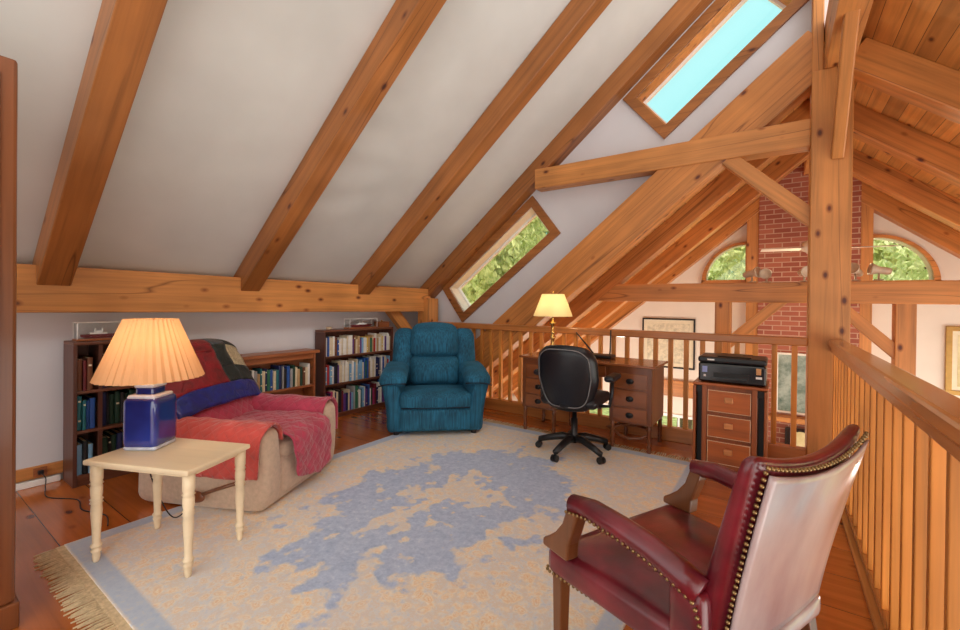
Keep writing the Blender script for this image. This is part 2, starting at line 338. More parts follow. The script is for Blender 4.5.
# ---------------------------------------------------------------- mesh building
class MB:
    def __init__(s): s.v = []; s.f = []; s.uv = None
    def add(s, vs, fs):
        o = len(s.v); s.v += [tuple(v) for v in vs]; s.f += [tuple(i + o for i in f) for f in fs]; return s
    def hexa(s, p):
        return s.add(p, [(0, 3, 2, 1), (4, 5, 6, 7), (0, 1, 5, 4), (1, 2, 6, 5), (2, 3, 7, 6), (3, 0, 4, 7)])
    def box(s, x0, x1, y0, y1, z0, z1, mat=None):
        p = [(x0, y0, z0), (x1, y0, z0), (x1, y1, z0), (x0, y1, z0), (x0, y0, z1), (x1, y0, z1), (x1, y1, z1), (x0, y1, z1)]
        if mat is not None: p = [mat @ Vector(q) for q in p]
        return s.hexa(p)
    def prism(s, poly, fn0, fn1):
        n = len(poly); a = [fn0(*p) for p in poly]; b = [fn1(*p) for p in poly]
        return s.add(a + b, [tuple(range(n - 1, -1, -1)), tuple(range(n, 2 * n))] + [(i, (i + 1) % n, n + (i + 1) % n, n + i) for i in range(n)])
    def lathe(s, prof, c=(0, 0, 0), n=20, cap=True, zig=0):
        vs = []
        for r, z in prof:
            for i in range(n):
                a = 2 * pi * i / n; rr = r * (1 + (zig if i % 2 else -zig))
                vs.append((c[0] + rr * math.cos(a), c[1] + rr * math.sin(a), c[2] + z))
        fs = []
        for j in range(len(prof) - 1):
            for i in range(n):
                k = (i + 1) % n; fs.append((j * n + i, j * n + k, (j + 1) * n + k, (j + 1) * n + i))
        if cap: fs += [tuple(range(n - 1, -1, -1)), tuple(range((len(prof) - 1) * n, len(prof) * n))]
        return s.add(vs, fs)
    def tube(s, pts, r, n=10, flat=None):
        pts = [Vector(p) for p in pts]; rs = r if isinstance(r, (list, tuple)) else [r] * len(pts)
        vs = []; up = None
        for i, p in enumerate(pts):
            t = (pts[min(i + 1, len(pts) - 1)] - pts[max(i - 1, 0)]).normalized()
            if up is None:
                up = Vector((0, 0, 1)) if abs(t.z) < .9 else Vector((1, 0, 0))
            x = t.cross(up).normalized(); y = x.cross(t).normalized(); up = y
            fx, fy = flat if flat else (1, 1)
            for k in range(n):
                a = 2 * pi * k / n; vs.append(p + x * (rs[i] * fx * math.cos(a)) + y * (rs[i] * fy * math.sin(a)))
        fs = []
        m = len(pts)
        for j in range(m - 1):
            for k in range(n):
                q = (k + 1) % n; fs.append((j * n + k, j * n + q, (j + 1) * n + q, (j + 1) * n + k))
        fs += [tuple(range(n - 1, -1, -1)), tuple(range((m - 1) * n, m * n))]
        return s.add(vs, fs)
    def ball(s, c, r, n=12, m=8):
        if not isinstance(r, (list, tuple)): r = (r, r, r)
        vs = [(c[0], c[1], c[2] - r[2])]; fs = []
        for j in range(1, m):
            b = -pi / 2 + pi * j / m
            for i in range(n):
                a = 2 * pi * i / n; vs.append((c[0] + r[0] * math.cos(b) * math.cos(a), c[1] + r[1] * math.cos(b) * math.sin(a), c[2] + r[2] * math.sin(b)))
        vs.append((c[0], c[1], c[2] + r[2])); L = len(vs) - 1
        for i in range(n):
            k = (i + 1) % n; fs.append((0, 1 + k, 1 + i)); fs.append((L, L - n + i, L - n + k))
        for j in range(m - 2):
            for i in range(n):
                k = (i + 1) % n; fs.append((1 + j * n + i, 1 + j * n + k, 1 + (j + 1) * n + k, 1 + (j + 1) * n + i))
        return s.add(vs, fs)
    def rbox(s, x0, x1, y0, y1, z0, z1, r=.04, n=8, bulge=(0, 0, 0), fn=None):
        """soft cushion: rounded box on a cube grid; bulge swells each pair of faces"""
        c = Vector(((x0 + x1) / 2, (y0 + y1) / 2, (z0 + z1) / 2)); h = Vector((abs(x1 - x0) / 2, abs(y1 - y0) / 2, abs(z1 - z0) / 2))
        idx = {}; vs = []; fs = []
        def vert(i, j, k):
            key = (i, j, k)
            if key in idx: return idx[key]
            u = Vector([2 * t / n - 1 for t in key])
            u = Vector([math.sin(t * pi / 2) * .55 + t * .45 for t in u])
            p = Vector([u[a] * h[a] for a in range(3)])
            inn = Vector([max(-(h[a] - r), min(h[a] - r, p[a])) for a in range(3)])
            d = p - inn
            if d.length > 1e-9: p = inn + d.normalized() * r
            for a in range(3):
                if bulge[a]:
                    b, e = [q for q in range(3) if q != a]
                    p[a] += bulge[a] * u[a] * (1 - u[b] ** 2) * (1 - u[e] ** 2)
            p = p + c
            if fn: p = Vector(fn(p))
            idx[key] = len(vs); vs.append(p); return idx[key]
        for a in range(3):
            b, e = [(1, 2), (2, 0), (0, 1)][a]
            for side in (0, n):
                for i in range(n):
                    for j in range(n):
                        q = []
                        for di, dj in ((0, 0), (1, 0), (1, 1), (0, 1)):
                            k = [0, 0, 0]; k[a] = side; k[b] = i + di; k[e] = j + dj; q.append(vert(*k))
                        fs.append(tuple(q) if side else tuple(reversed(q)))
        return s.add(vs, fs)
    def grid(s, fn, nu, nv, uvfn=None):
        o = len(s.v); vs = [fn(i / nu, j / nv) for j in range(nv + 1) for i in range(nu + 1)]
        fs = [(j * (nu + 1) + i, j * (nu + 1) + i + 1, (j + 1) * (nu + 1) + i + 1, (j + 1) * (nu + 1) + i) for j in range(nv) for i in range(nu)]
        if uvfn: s.uv = (s.uv or {}); s.uv.update({o + j * (nu + 1) + i: uvfn(i / nu, j / nv) for j in range(nv + 1) for i in range(nu + 1)})
        return s.add(vs, fs)
    def build(s, name, mat, parent=None, bevel=0, smooth=False, sub=0, solid=0, seg=2):
        me = bpy.data.meshes.new(name); me.from_pydata([tuple(v) for v in s.v], [], s.f); me.validate()
        if s.uv:
            l = me.uv_layers.new(name='UVMap')
            for lp in me.loops: l.data[lp.index].uv = s.uv.get(lp.vertex_index, (0, 0))
        else:
            bm = bmesh.new(); bm.from_mesh(me); bmesh.ops.recalc_face_normals(bm, faces=bm.faces); bm.to_mesh(me); bm.free()
        me.materials.append(M[mat] if isinstance(mat, str) else mat)
        o = bpy.data.objects.new(name, me); COL.objects.link(o)
        if smooth: me.polygons.foreach_set('use_smooth', [True] * len(me.polygons))
        if solid:
            q = o.modifiers.new('thickness', 'SOLIDIFY'); q.thickness = solid; q.offset = 0
        if bevel:
            q = o.modifiers.new('edges', 'BEVEL'); q.width = bevel; q.segments = seg; q.limit_method = 'ANGLE'; q.angle_limit = R(40)
        if sub:
            q = o.modifiers.new('smooth', 'SUBSURF'); q.levels = sub; q.render_levels = sub
        if parent: o.parent = parent
        return o

def tag(o, label, cat, group=None, kind=None):
    o['label'] = label; o['category'] = cat
    if group: o['group'] = group
    if kind: o['kind'] = kind
    return o
def thing(name, label, cat, loc=(0, 0, 0), rz=0, group=None):
    o = bpy.data.objects.new(name, None); COL.objects.link(o); o.location = loc; o.rotation_euler = (0, 0, rz); o.empty_display_size = .1
    return tag(o, label, cat, group)
def struct(o, label, cat): return tag(o, label, cat, kind='structure')

def timber(name, p0, p1, w, h, mat, label=None, cat='beam', up=(0, 0, 1), parent=None, bevel=.008, drop=0.0):
    """squared beam from p0 to p1 (centre line); w across, h along up; grain along local X"""
    p0, p1 = Vector(p0), Vector(p1); x = (p1 - p0).normalized(); y = Vector(up).cross(x).normalized(); z = x.cross(y)
    L = (p1 - p0).length
    o = MB().box(0, L, -w / 2, w / 2, -h / 2, h / 2).build(name, mat, parent, bevel)
    o.matrix_world = Matrix(((x.x, y.x, z.x, p0.x), (x.y, y.y, z.y, p0.y), (x.z, y.z, z.z, p0.z), (0, 0, 0, 1)))
    if label: struct(o, label, cat)
    return o

def cut(o, cutters):
    for c in cutters:
        m = o.modifiers.new('hole', 'BOOLEAN'); m.operation = 'DIFFERENCE'; m.solver = 'EXACT'; m.object = c
    dg = bpy.context.evaluated_depsgraph_get(); me = bpy.data.meshes.new_from_object(o.evaluated_get(dg))
    o.modifiers.clear(); o.data = me
    for c in cutters: bpy.data.objects.remove(c)

# ---------------------------------------------------------------- camera
f, yaw, roll, pitch, cy = 429.417, 0.605844, -0.0108889, 0.00562, 305.654
cam = bpy.data.cameras.new('camera'); co = bpy.data.objects.new('camera', cam); COL.objects.link(co)
F0 = Vector((-math.sin(yaw), math.cos(yaw), 0)); R0 = Vector((math.cos(yaw), math.sin(yaw), 0)); U0 = Vector((0, 0, 1))
F2 = F0 * math.cos(pitch) - U0 * math.sin(pitch); U2 = U0 * math.cos(pitch) + F0 * math.sin(pitch)
R3 = R0 * math.cos(roll) - U2 * math.sin(roll); U3 = U2 * math.cos(roll) + R0 * math.sin(roll)
co.matrix_world = Matrix(((R3.x, U3.x, -F2.x, 0), (R3.y, U3.y, -F2.y, 0), (R3.z, U3.z, -F2.z, 1.30), (0, 0, 0, 1)))
cam.sensor_width = 36; cam.lens = f * 36 / 960; cam.shift_y = -(315 - cy) / 960; cam.clip_start = .02
S.camera = co

# ---------------------------------------------------------------- the building
def slope_slab(name, c, s, x0, x1, y0, y1, thick, mat):
    """roof board: inner face z = c + s*TAN*x, grain (local X) along world Y"""
    a = Vector((x0, 0, c + s * TAN * x0)); b = Vector((x1, 0, c + s * TAN * x1)); L = (b - a).length; d = (b - a).normalized()
    o = MB().box(y0, y1, 0, L, 0, thick).build(name, mat)
    n = Vector((0, 1, 0)).cross(d)
    if n.z < 0: n = -n
    o.matrix_world = Matrix(((0, d.x, n.x, a.x), (1, 0, 0, 0), (0, d.z, n.z, a.z), (0, 0, 0, 1)))
    return o
def rafter(c, s, x0, x1, y0, y1, depth, mat, label):
    """depth is square to the slope; c is the soffit plane"""
    off = depth / 2 / math.cos(TH); ym = (y0 + y1) / 2
    p = lambda x: (x, ym, c + off + s * TAN * x)
    return timber('rafter', p(x0), p(x1), y1 - y0, depth, mat, label, 'rafter')

# loft shell
struct(MB().box(-4.32, .53, -2.2, 4.5, -.26, 0).build('floor', 'floor'), 'orange pine plank floor of the loft', 'floor')
struct(MB().box(-4.40, -4.23, -2.2, 4.62, 0, 1.62).build('wall_left', 'wall'), 'low white knee wall behind the bookcases', 'wall')
struct(slope_slab('ceiling', 4.90, 1, -4.4, .36, -2.2, 4.70, .14, 'ceil'), 'sloping white plaster ceiling between the rafters', 'ceiling')
struct(MB().box(-4.23, -4.205, -2.2, 4.5, .052, .135).build('baseboard_left', 'pineY', bevel=.003), 'wooden baseboard along the low white wall', 'baseboard')
h = thing('baseboard_heater', 'low white baseboard heater strip beneath the wooden baseboard', 'heater', (-4.23, 0, 0))
MB().box(0, .035, -2.1, .82, 0, .046).build('cover', 'white', h, bevel=.006)
# heavy plate along the knee wall
timber('plate_beam', (-4.09, -2.2, 1.386), (-4.09, 4.50, 1.332), .28, .312, 'pineX', 'long knotty pine plate beam on top of the low wall', 'beam')
for y, lab in ((.649, 'white-ceiling rafter nearest the tall wooden cupboard'), (1.94, 'white-ceiling rafter above the rose armchair, second from the cupboard'),
               (3.25, 'white-ceiling rafter above the tall book-filled bookcase, third from the cupboard')):
    rafter(4.645, 1, -4.08, .32, y, y + .17, .195, 'rafter', lab)
rafter(4.645, 1, -4.12, .32, 4.45, 4.625, .195, 'rafter', 'rafter over the railing that carries the long collar beam')
timber('knee_post', (-3.96, 4.46, 0), (-3.96, 4.46, 1.36), .2, .2, 'pineX', 'short pine post at the end of the plate beam, behind the teal recliner', 'post', up=(0, 1, 0))
timber('knee_brace', (-4.09, 3.88, 1.22), (-4.09, 4.40, .70), .09, .14, 'pineX', 'diagonal knee brace from the plate beam to the short post', 'brace', bevel=.005)

# gable-side wall of the loft with two tilted windows
def wall_xz(name, poly, y0, y1, mat): return MB().prism(poly, lambda x, z: (x, y0, z), lambda x, z: (x, y1, z)).build(name, mat)
WY = 4.62
gw = wall_xz('wall_back', [(-4.32, 3.02 - TAN * 4.32), (.6, 3.02 + TAN * .6), (.6, 4.95 + TAN * .6), (-4.32, 4.95 - TAN * 4.32)], WY, WY + .2, 'wall')
struct(gw, 'white upper wall holding the two tilted windows', 'wall')
def tilted_window(name, org, ang, L, W, fr, label):
    a = R(ang); ex = Vector((math.cos(a), 0, math.sin(a))); ez = Vector((-math.sin(a), 0, math.cos(a)))
    P = lambda s, t, y: Vector((org[0], 0, org[1])) + ex * s + ez * t + Vector((0, y, 0))
    def blk(mb, s0, s1, t0, t1, y0, y1):
        mb.hexa([P(s0, t0, y0), P(s1, t0, y0), P(s1, t0, y1), P(s0, t0, y1), P(s0, t1, y0), P(s1, t1, y0), P(s1, t1, y1), P(s0, t1, y1)])
    c = MB(); blk(c, fr, L - fr, fr, W - fr, WY - .3, WY + .5); cut(gw, [c.build('cutter', 'wall')])
    root = bpy.data.objects.new(name, None); COL.objects.link(root); struct(root, label, 'window')
    m = MB(); e = .012
    blk(m, -e, L + e, -e, fr, WY - .03, WY); blk(m, -e, L + e, W - fr, W + e, WY - .03, WY)
    blk(m, -e, fr, fr, W - fr, WY - .03, WY); blk(m, L - fr, L + e, fr, W - fr, WY - .03, WY)
    m.build('frame', 'rafter', root, bevel=.004)
    m = MB(); g = fr; k = .014
    blk(m, g, L - g, g, g + k, WY, WY + .2); blk(m, g, L - g, W - g - k, W - g, WY, WY + .2)
    blk(m, g, g + k, g + k, W - g - k, WY, WY + .2); blk(m, L - g - k, L - g, g + k, W - g - k, WY, WY + .2)
    m.build('reveal', 'offwhite' if ang < 39 else 'pineX', root)
    m = MB(); k2 = .04
    blk(m, g + k, L - g - k, g + k, g + k2, WY + .15, WY + .19); blk(m, g + k, L - g - k, W - g - k2, W - g - k, WY + .15, WY + .19)
    blk(m, g + k, g + k2, g + k2, W - g - k2, WY + .15, WY + .19); blk(m, L - g - k2, L - g - k, g + k2, W - g - k2, WY + .15, WY + .19)
    m.build('sash', 'white', root)
    m = MB(); blk(m, g + k2, L - g - k2, g + k2, W - g - k2, WY + .165, WY + .172); m.build('pane', 'glass', root)
tilted_window('window_1', (-3.471, 1.057), 37.6, 1.75, .58, .082, 'tilted wooden-framed window with green trees beyond, under the collar beam')
tilted_window('window_2', (-.958, 2.988), 39.5, 1.52, .63, .085, 'upper tilted wooden-framed window filled with pale blue sky')

# bent over the railing: post, collar beam, braces, ridge
p = MB().box(.208, .47, 4.40, 4.66, -2.6, 3.21); p.box(.208, .284, 4.44, 4.62, 3.21, 5.0)
struct(p.build('king_post', 'pineZ', bevel=.008), 'massive square pine post where the two railings meet', 'post')
timber('collar_beam', (-2.33, 4.528, 2.742), (.21, 4.528, 2.737), .17, .226, 'pineX', 'long collar beam running from the rafter to the massive post', 'beam')
def brace(pts, y0, y1, mat, label):
    o = MB().prism(pts, lambda x, z: (x, y0, z), lambda x, z: (x, y1, z)).build('brace', mat, bevel=.005); return struct(o, label, 'brace')
def straight_brace(a, b, w, y0, y1, label):
    a, b = Vector((a[0], 0, a[1])), Vector((b[0], 0, b[1])); return timber('brace', a + Vector((0, (y0 + y1) / 2, 0)), b + Vector((0, (y0 + y1) / 2, 0)), y1 - y0, w, 'pineX', label, 'brace', bevel=.005)
straight_brace((-.45, 2.70), (.25, 2.01), .125, 4.46, 4.56, 'diagonal brace under the collar beam at the massive post')
timber('ridge_beam', (.38, -1.6, 3.415), (.38, 8.0, 3.415), .18, .41, 'pineX', 'ridge beam running overhead from the massive post', 'beam')
timber('brace', (.375, 4.42, 2.50), (.375, 3.66, 3.26), .082, .10, 'pineX', 'short slanted brace from the massive post up to the ridge beam', 'brace', up=(0, 1, 0), bevel=.01)

# great room roof
struct(slope_slab('ceiling_great_left', 3.23, 1, -4.7, .339, 4.66, 8.3, .12, 'plank'), 'wood plank ceiling over the great room beside the tilted windows', 'ceiling')
struct(slope_slab('ceiling_great_right', 3.785, -1, .339, 3.5, -1.6, 8.3, .12, 'plank'), 'wood plank ceiling sloping down beyond the stair railing', 'ceiling')
rafter(2.95, 1, -4.5, .30, 4.455, 4.66, .378, 'grafter', 'deep double rafter along the foot of the white window wall')
for y, lab in ((5.5, 'great room rafter that carries the end of the tie beam'), (6.72, 'great room rafter next before the chimney gable')):
    rafter(2.95, 1, -4.5, .30, y, y + .19, .216, 'grafter', lab)
rafter(2.95, 1, -4.5, .30, 7.81, 8.0, .216, 'grafter', 'gable rafter against the pale wall, on the engraving side of the chimney')
for y, lab in ((4.33, 'plank-ceiling rafter beyond the stairs, nearest the massive post'), (5.5, 'plank-ceiling rafter beyond the stairs, second from the massive post'), (6.72, 'plank-ceiling rafter beyond the stairs, third from the massive post')):
    rafter(3.505, -1, .46, 3.4, y, y + .19, .216, 'grafter', lab)
rafter(3.505, -1, .46, 3.4, 7.81, 8.0, .216, 'grafter', 'gable rafter against the pale wall, above the gilt picture side')
timber('tie_beam', (-2.0, 5.6, 1.455), (3.0, 5.6, 1.435), .18, .215, 'pineX', 'horizontal tie beam crossing the great room in front of the chimney', 'beam')
for x0, x1, lab in ((-.584, -.426, 'pine post under the tie beam beside the framed engraving'), (.909, 1.053, 'pine post under the tie beam beside the gilt picture')):
    struct(MB().box(x0, x1, 5.52, 5.68, -2.6, 1.345).build('tie_post', 'pineZ', bevel=.006), lab, 'post')
straight_brace((-.46, .87), (.06, 1.39), .11, 5.54, 5.64, 'diagonal brace under the tie beam on the engraving side')
straight_brace((.95, .85), (.46, 1.36), .11, 5.54, 5.64, 'diagonal brace under the tie beam on the gilt picture side')
for x0, x1, lab in ((-.404, -.245, 'gable post along the chimney edge, engraving side'), (.926, 1.057, 'gable post along the chimney edge, gilt picture side')):
    struct(MB().box(x0, x1, 7.82, 8.0, -2.6, 3.1).build('gable_post', 'pineZ', bevel=.006), lab, 'post')
struct(MB().box(-.245, .926, 7.80, 8.4, -2.6, 3.55).build('chimney', 'brick'), 'red brick chimney rising through the gable of the great room', 'chimney')
# gable wall and its windows
gb = wall_xz('wall_great_gable', [(-4.7, -2.6), (3.5, -2.6), (3.5, 3.85 - TAN * 3.5), (.339, 3.57), (-4.7, 3.3 - TAN * 4.7)], 8.0, 8.2, 'gwall')
struct(gb, 'pale gable wall at the far end of the great room', 'wall')
def arc(cx, cz, r, sgn, n=16): return [(cx + sgn * r * math.sin(i * pi / 2 / n), cz + r * math.cos(i * pi / 2 / n)) for i in range(n + 1)]
def quarter_window(name, cx, cz, r, sgn, label):
    fr = .065; ri = r - fr
    ip = [(cx + sgn * .02, cz + fr * .6)] + [(x, z) for x, z in arc(cx + sgn * .02, cz + fr * .6, ri - .02, sgn)]
    cut(gb, [MB().prism(ip, lambda x, z: (x, 7.7, z), lambda x, z: (x, 8.6, z)).build('cutter', 'wall')])
    root = bpy.data.objects.new(name, None); COL.objects.link(root); struct(root, label, 'window')
    m = MB(); A, B = arc(cx, cz, r, sgn), arc(cx + sgn * .02, cz + fr * .6, ri - .02, sgn)
    for i in range(len(A) - 1):
        q = [A[i], A[i + 1], B[i + 1], B[i]]
        m.prism(q, lambda x, z: (x, 7.95, z), lambda x, z: (x, 8.03, z))
    m.prism([(cx, cz - .02), (cx + sgn * r, cz - .02), (cx + sgn * r, cz + fr * .6), (cx, cz + fr * .6)], lambda x, z: (x, 7.95, z), lambda x, z: (x, 8.03, z))
    m.prism([(cx, cz), (cx + sgn * .02, cz), (cx + sgn * .02, cz + r), (cx, cz + r)], lambda x, z: (x, 7.95, z), lambda x, z: (x, 8.03, z))
    m.build('frame', 'grafter', root)
    MB().prism(ip, lambda x, z: (x, 8.10, z), lambda x, z: (x, 8.11, z)).build('pane', 'glass', root)
quarter_window('window_3', -.404, 1.68, .64, -1, 'quarter-round window on the engraving side of the brick chimney')
quarter_window('window_4', 1.057, 1.63, .68, 1, 'quarter-round window on the gilt picture side of the brick chimney')
def flat_window(name, x0, x1, z0, z1, label, bars=2):
    cut(gb, [MB().box(x0, x1, 7.7, 8.6, z0, z1).build('cutter', 'wall')])
    root = bpy.data.objects.new(name, None); COL.objects.link(root); struct(root, label, 'window')
    m = MB(); e = .05
    for a in ((x0 - e, x1 + e, z1, z1 + e), (x0 - e, x1 + e, z0 - e, z0), (x0 - e, x0, z0, z1), (x1, x1 + e, z0, z1)): m.box(a[0], a[1], 7.96, 8.05, a[2], a[3])
    for i in range(1, bars): x = x0 + (x1 - x0) * i / bars; m.box(x - .015, x + .015, 8.02, 8.05, z0, z1)
    m.build('frame', 'white', root, bevel=.003)
    MB().box(x0, x1, 8.10, 8.11, z0, z1).build('pane', 'glass', root)
flat_window('window_5', -3.35, -2.45, -1.7, -.60, 'low garden window seen under the desk between the balusters', 3)
flat_window('window_6', -1.80, -.95, -1.9, -.62, 'low garden window seen between the desk and the printer stand')
struct(MB().box(-2.4, -.41, 7.93, 8.0, -.26, .01).build('trim_1', 'grafter', bevel=.004), 'broad wooden band on the gable wall below the engraving', 'trim')
struct(MB().box(-4.7, 3.6, 4.4, 8.2, -2.75, -2.6).build('floor_great', 'greatfloor'), 'wooden floor of the great room below the loft', 'floor')
struct(MB().box(.6, 3.6, -2.2, 4.4, -2.75, -2.6).build('floor_stairwell', 'greatfloor'), 'wooden floor below the stair railing', 'floor')
struct(MB().box(-4.85, -4.7, 4.5, 8.2, -2.6, -.3).build('wall_great_left', 'gwall'), 'low side wall of the great room under the rafters', 'wall')
struct(MB().box(-4.4, .53, 4.40, 4.5, -2.6, -.26).build('wall_under_loft', 'gwall'), 'wall closing the space below the loft floor', 'wall')

# ---------------------------------------------------------------- railings
rl = thing('railing', 'wooden baluster railing behind the desk, ending at the massive post', 'railing', (0, 4.45, 0))
MB().box(-3.86, .208, -.05, .05, .975, 1.045).build('top_rail', 'rail', rl, bevel=.01)
MB().box(-3.86, .208, -.035, .045, 0, .13).build('bottom_rail', 'rail', rl, bevel=.006)
bm_ = MB().box(-.02, .02, -.02, .02, .13, .976).build('baluster', 'balus', rl, bevel=.003)
for i in range(29):
    o = bm_ if i == 0 else bm_.copy()
    if i: COL.objects.link(o); o.parent = rl
    o.location = (.122 - i * .1375, 0, 0)
rr = thing('railing', 'wooden stair railing with a broad cap beside the red leather chair', 'railing', (.388, 0, 0))
MB().box(-.055, .052, -1.6, 4.40, .985, 1.045).build('top_rail', 'railY', rr, bevel=.014)
MB().box(-.040, .038, -1.6, 4.40, .945, .986).build('rail_fillet', 'railY', rr, bevel=.004)
m = MB(); m.box(-.055, .05, -1.6, 4.40, 0, .035); m.box(-.03, .04, -1.6, 4.40, .035, .075); m.build('bottom_rail', 'railY', rr, bevel=.008)
b2 = MB().box(-.026, .028, -.015, .015, .075, .946).build('baluster', 'balus', rr, bevel=.003)
for i in range(36):
    o = b2 if i == 0 else b2.copy()
    if i: COL.objects.link(o); o.parent = rr
    o.location = (0, 4.30 - i * .16, 0)

# ---------------------------------------------------------------- rug
rg = thing('area_rug', 'large faded blue and tan floral rug with cream fringe', 'rug', (-1.775, 2.25, 0))
def rugz(u, v): return (-1.285 + 2.57 * u, -1.64 + 3.28 * v, .012)
m = MB().box(-1.285, 1.285, -1.64, 1.64, .001, .012); m.build('pile', 'rug', rg, bevel=.003)
for s in (-1, 1):
    m = MB(); m.box(-1.285, 1.285, s * 1.64, s * 1.672, .001, .008)
    n = 140
    for i in range(n):
        x = -1.28 + 2.56 * (i + .5) / n; j = random.uniform(-.012, .012); L = random.uniform(.07, .095)
        m.tube([(x, s * 1.664, .006), (x + j * .4, s * (1.675 + L * .5), .006), (x + j, s * (1.68 + L), .003)], [.0045, .0048, .003], 5)
    m.build('fringe', 'fringe', rg)

# ---------------------------------------------------------------- tall cupboard at the picture's edge
ar = thing('armoire', 'tall cherry cupboard with a plinth, cut off at the edge of the picture', 'cupboard', (-2.70, 0, 0))
MB().box(-.24, .24, -.42, .352, .10, 2.235).build('body', 'armoire', ar, bevel=.012)
MB().box(-.25, .25, -.43, .362, 0, .10).build('plinth', 'armoire', ar, bevel=.005)
MB().box(.24, .252, -.40, .305, .16, 2.17).build('side_panel', 'armoire', ar, bevel=.006)
# ---------------------------------------------------------------- bookcases and books
ORD = ['first', 'second', 'third', 'fourth', 'fifth', 'sixth', 'seventh', 'eighth', 'ninth', 'tenth', 'eleventh', 'twelfth', 'thirteenth', 'fourteenth', 'fifteenth', 'sixteenth',
       'seventeenth', 'eighteenth', 'nineteenth', 'twentieth'] + ['twenty-' + q for q in ('first', 'second', 'third', 'fourth', 'fifth', 'sixth', 'seventh', 'eighth', 'ninth')] + ['thirtieth'] + ['thirty-' + q for q in ('first', 'second', 'third', 'fourth', 'fifth', 'sixth', 'seventh', 'eighth', 'ninth')] + ['fortieth'] + ['forty-' + q for q in ('first', 'second', 'third', 'fourth', 'fifth', 'sixth', 'seventh', 'eighth', 'ninth')] + ['fiftieth'] + ['fifty-' + q for q in ('first', 'second', 'third', 'fourth', 'fifth', 'sixth', 'seventh')]
CN = {'cream': (214, 198, 166), 'white': (226, 222, 214), 'tan': (186, 152, 108), 'red': (176, 44, 40), 'maroon': (104, 28, 34), 'blue': (40, 84, 160), 'pale blue': (122, 170, 206),
      'navy': (28, 36, 84), 'green': (48, 110, 80), 'dark green': (26, 62, 46), 'black': (24, 24, 28), 'grey': (150, 150, 150), 'brown': (112, 66, 40), 'purple': (92, 52, 128),
      'magenta': (160, 40, 92), 'yellow': (214, 178, 70), 'orange': (204, 112, 52), 'teal': (34, 110, 120)}
def book(name, col, x1, y, th, z, h, d, label, group, lean=0):
    t = th / 2; m = MB(); c = .0025
    m.box(-d, -.004, -t, -t + c, 0, h); m.box(-d, -.004, t - c, t, 0, h)
    pr = [(-.006, -t)] + [(-.004 + .007 * math.cos(a), t * math.sin(a)) for a in [(-pi / 2 + pi * k / 6) for k in range(7)]] + [(-.006, t)]
    m.prism(pr, lambda x, yy: (x, yy, 0), lambda x, yy: (x, yy, h))
    nf = len(m.f)
    m.box(-d + .004, -.005, -t + c, t - c, .003, h - .004)
    nb = len(m.f)
    if random.random() < .22:
        for zz in random.sample((.82, .74, .6, .4, .25, .14), random.choice((1, 2))): m.box(.0008, .0036, -t * .55, t * .55, h * zz, h * zz + .012)
    o = m.build(name, bookmat(CN[col])); o.data.materials.append(M['mat'])
    for i, p in enumerate(o.data.polygons):
        if i >= nf: p.material_index = 1
    if random.random() < .5 and len(o.data.polygons) > nb:
        pass
    o.location = (x1, y, z); o.rotation_euler = (lean, 0, 0)
    return tag(o, label, 'book', group)
def row(case, shelf, cols, x1, y0, y1, z, hmax, group, d=.15, hs=(.72, .98)):
    y = y0; i = 0
    while True:
        c = random.choice(cols); th = random.uniform(.017, .034)
        if y + th > y1: break
        h = hmax * random.uniform(*hs)
        book('book', c, x1 - random.uniform(0, .016), y + th / 2, th - .0015, z + .0005, h, d,
             f'{c} book, {ORD[i]} from the lamp end of the {case} {shelf} shelf', group)
        y += th; i += 1
def bookcase(name, label, xb, xf, y0, y1, h, shelves, ms, my, tt=.022, over=0.0, kick=.0):
    t = thing(name, label, 'bookcase', (xb, (y0 + y1) / 2, 0)); w = (y1 - y0) / 2; D = xf - xb
    for s in (-1, 1): MB().box(0, D, s * w - (.022 if s > 0 else 0), s * w + (.022 if s < 0 else 0), 0, h - tt).build('side_panel', ms, t, bevel=.003)
    MB().box(0, D + over, -w - over, w + over, h - tt, h).build('top', my, t, bevel=.004)
    for z in shelves: MB().box(.008, D - .004, -w + .022, w - .022, z - .02, z).build('shelf', my, t, bevel=.002)
    MB().box(0, .008, -w + .022, w - .022, .02, h - tt).build('back_panel', ms, t)
    MB().box(D - .03, D - .012, -w + .022, w - .022, 0, shelves[0] - .02).build('kick_board', my, t)
    return t
XB = -4.2
b3 = bookcase('bookcase', 'tall dark three-shelf bookcase packed with books beside the teal recliner', XB, -4.03, 2.865, 3.88, .985, [.05, .385, .695], 'bookcase', 'bookcaseY')
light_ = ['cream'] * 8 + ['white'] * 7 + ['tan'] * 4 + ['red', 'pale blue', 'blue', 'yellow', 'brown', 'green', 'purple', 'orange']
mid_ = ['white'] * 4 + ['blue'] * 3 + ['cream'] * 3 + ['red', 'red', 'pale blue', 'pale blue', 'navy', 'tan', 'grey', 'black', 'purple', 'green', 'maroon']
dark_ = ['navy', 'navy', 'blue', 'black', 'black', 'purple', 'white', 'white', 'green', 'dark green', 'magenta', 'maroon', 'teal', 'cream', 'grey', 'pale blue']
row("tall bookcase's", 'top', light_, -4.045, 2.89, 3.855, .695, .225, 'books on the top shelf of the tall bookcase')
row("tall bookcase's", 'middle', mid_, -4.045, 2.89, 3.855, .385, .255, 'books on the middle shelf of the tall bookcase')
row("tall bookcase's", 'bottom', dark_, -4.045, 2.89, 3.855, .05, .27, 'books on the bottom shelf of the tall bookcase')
bk2 = bookcase('bookcase', 'low brown bookcase with an overhanging top behind the rose armchair', XB, -4.0, 1.84, 2.74, .79, [.06, .43], 'lowcase', 'lowcase', .03, .03)
MB().box(.165, .19, -.43, .43, .70, .76).build('top_moulding', 'lowcase', bk2, bevel=.006)
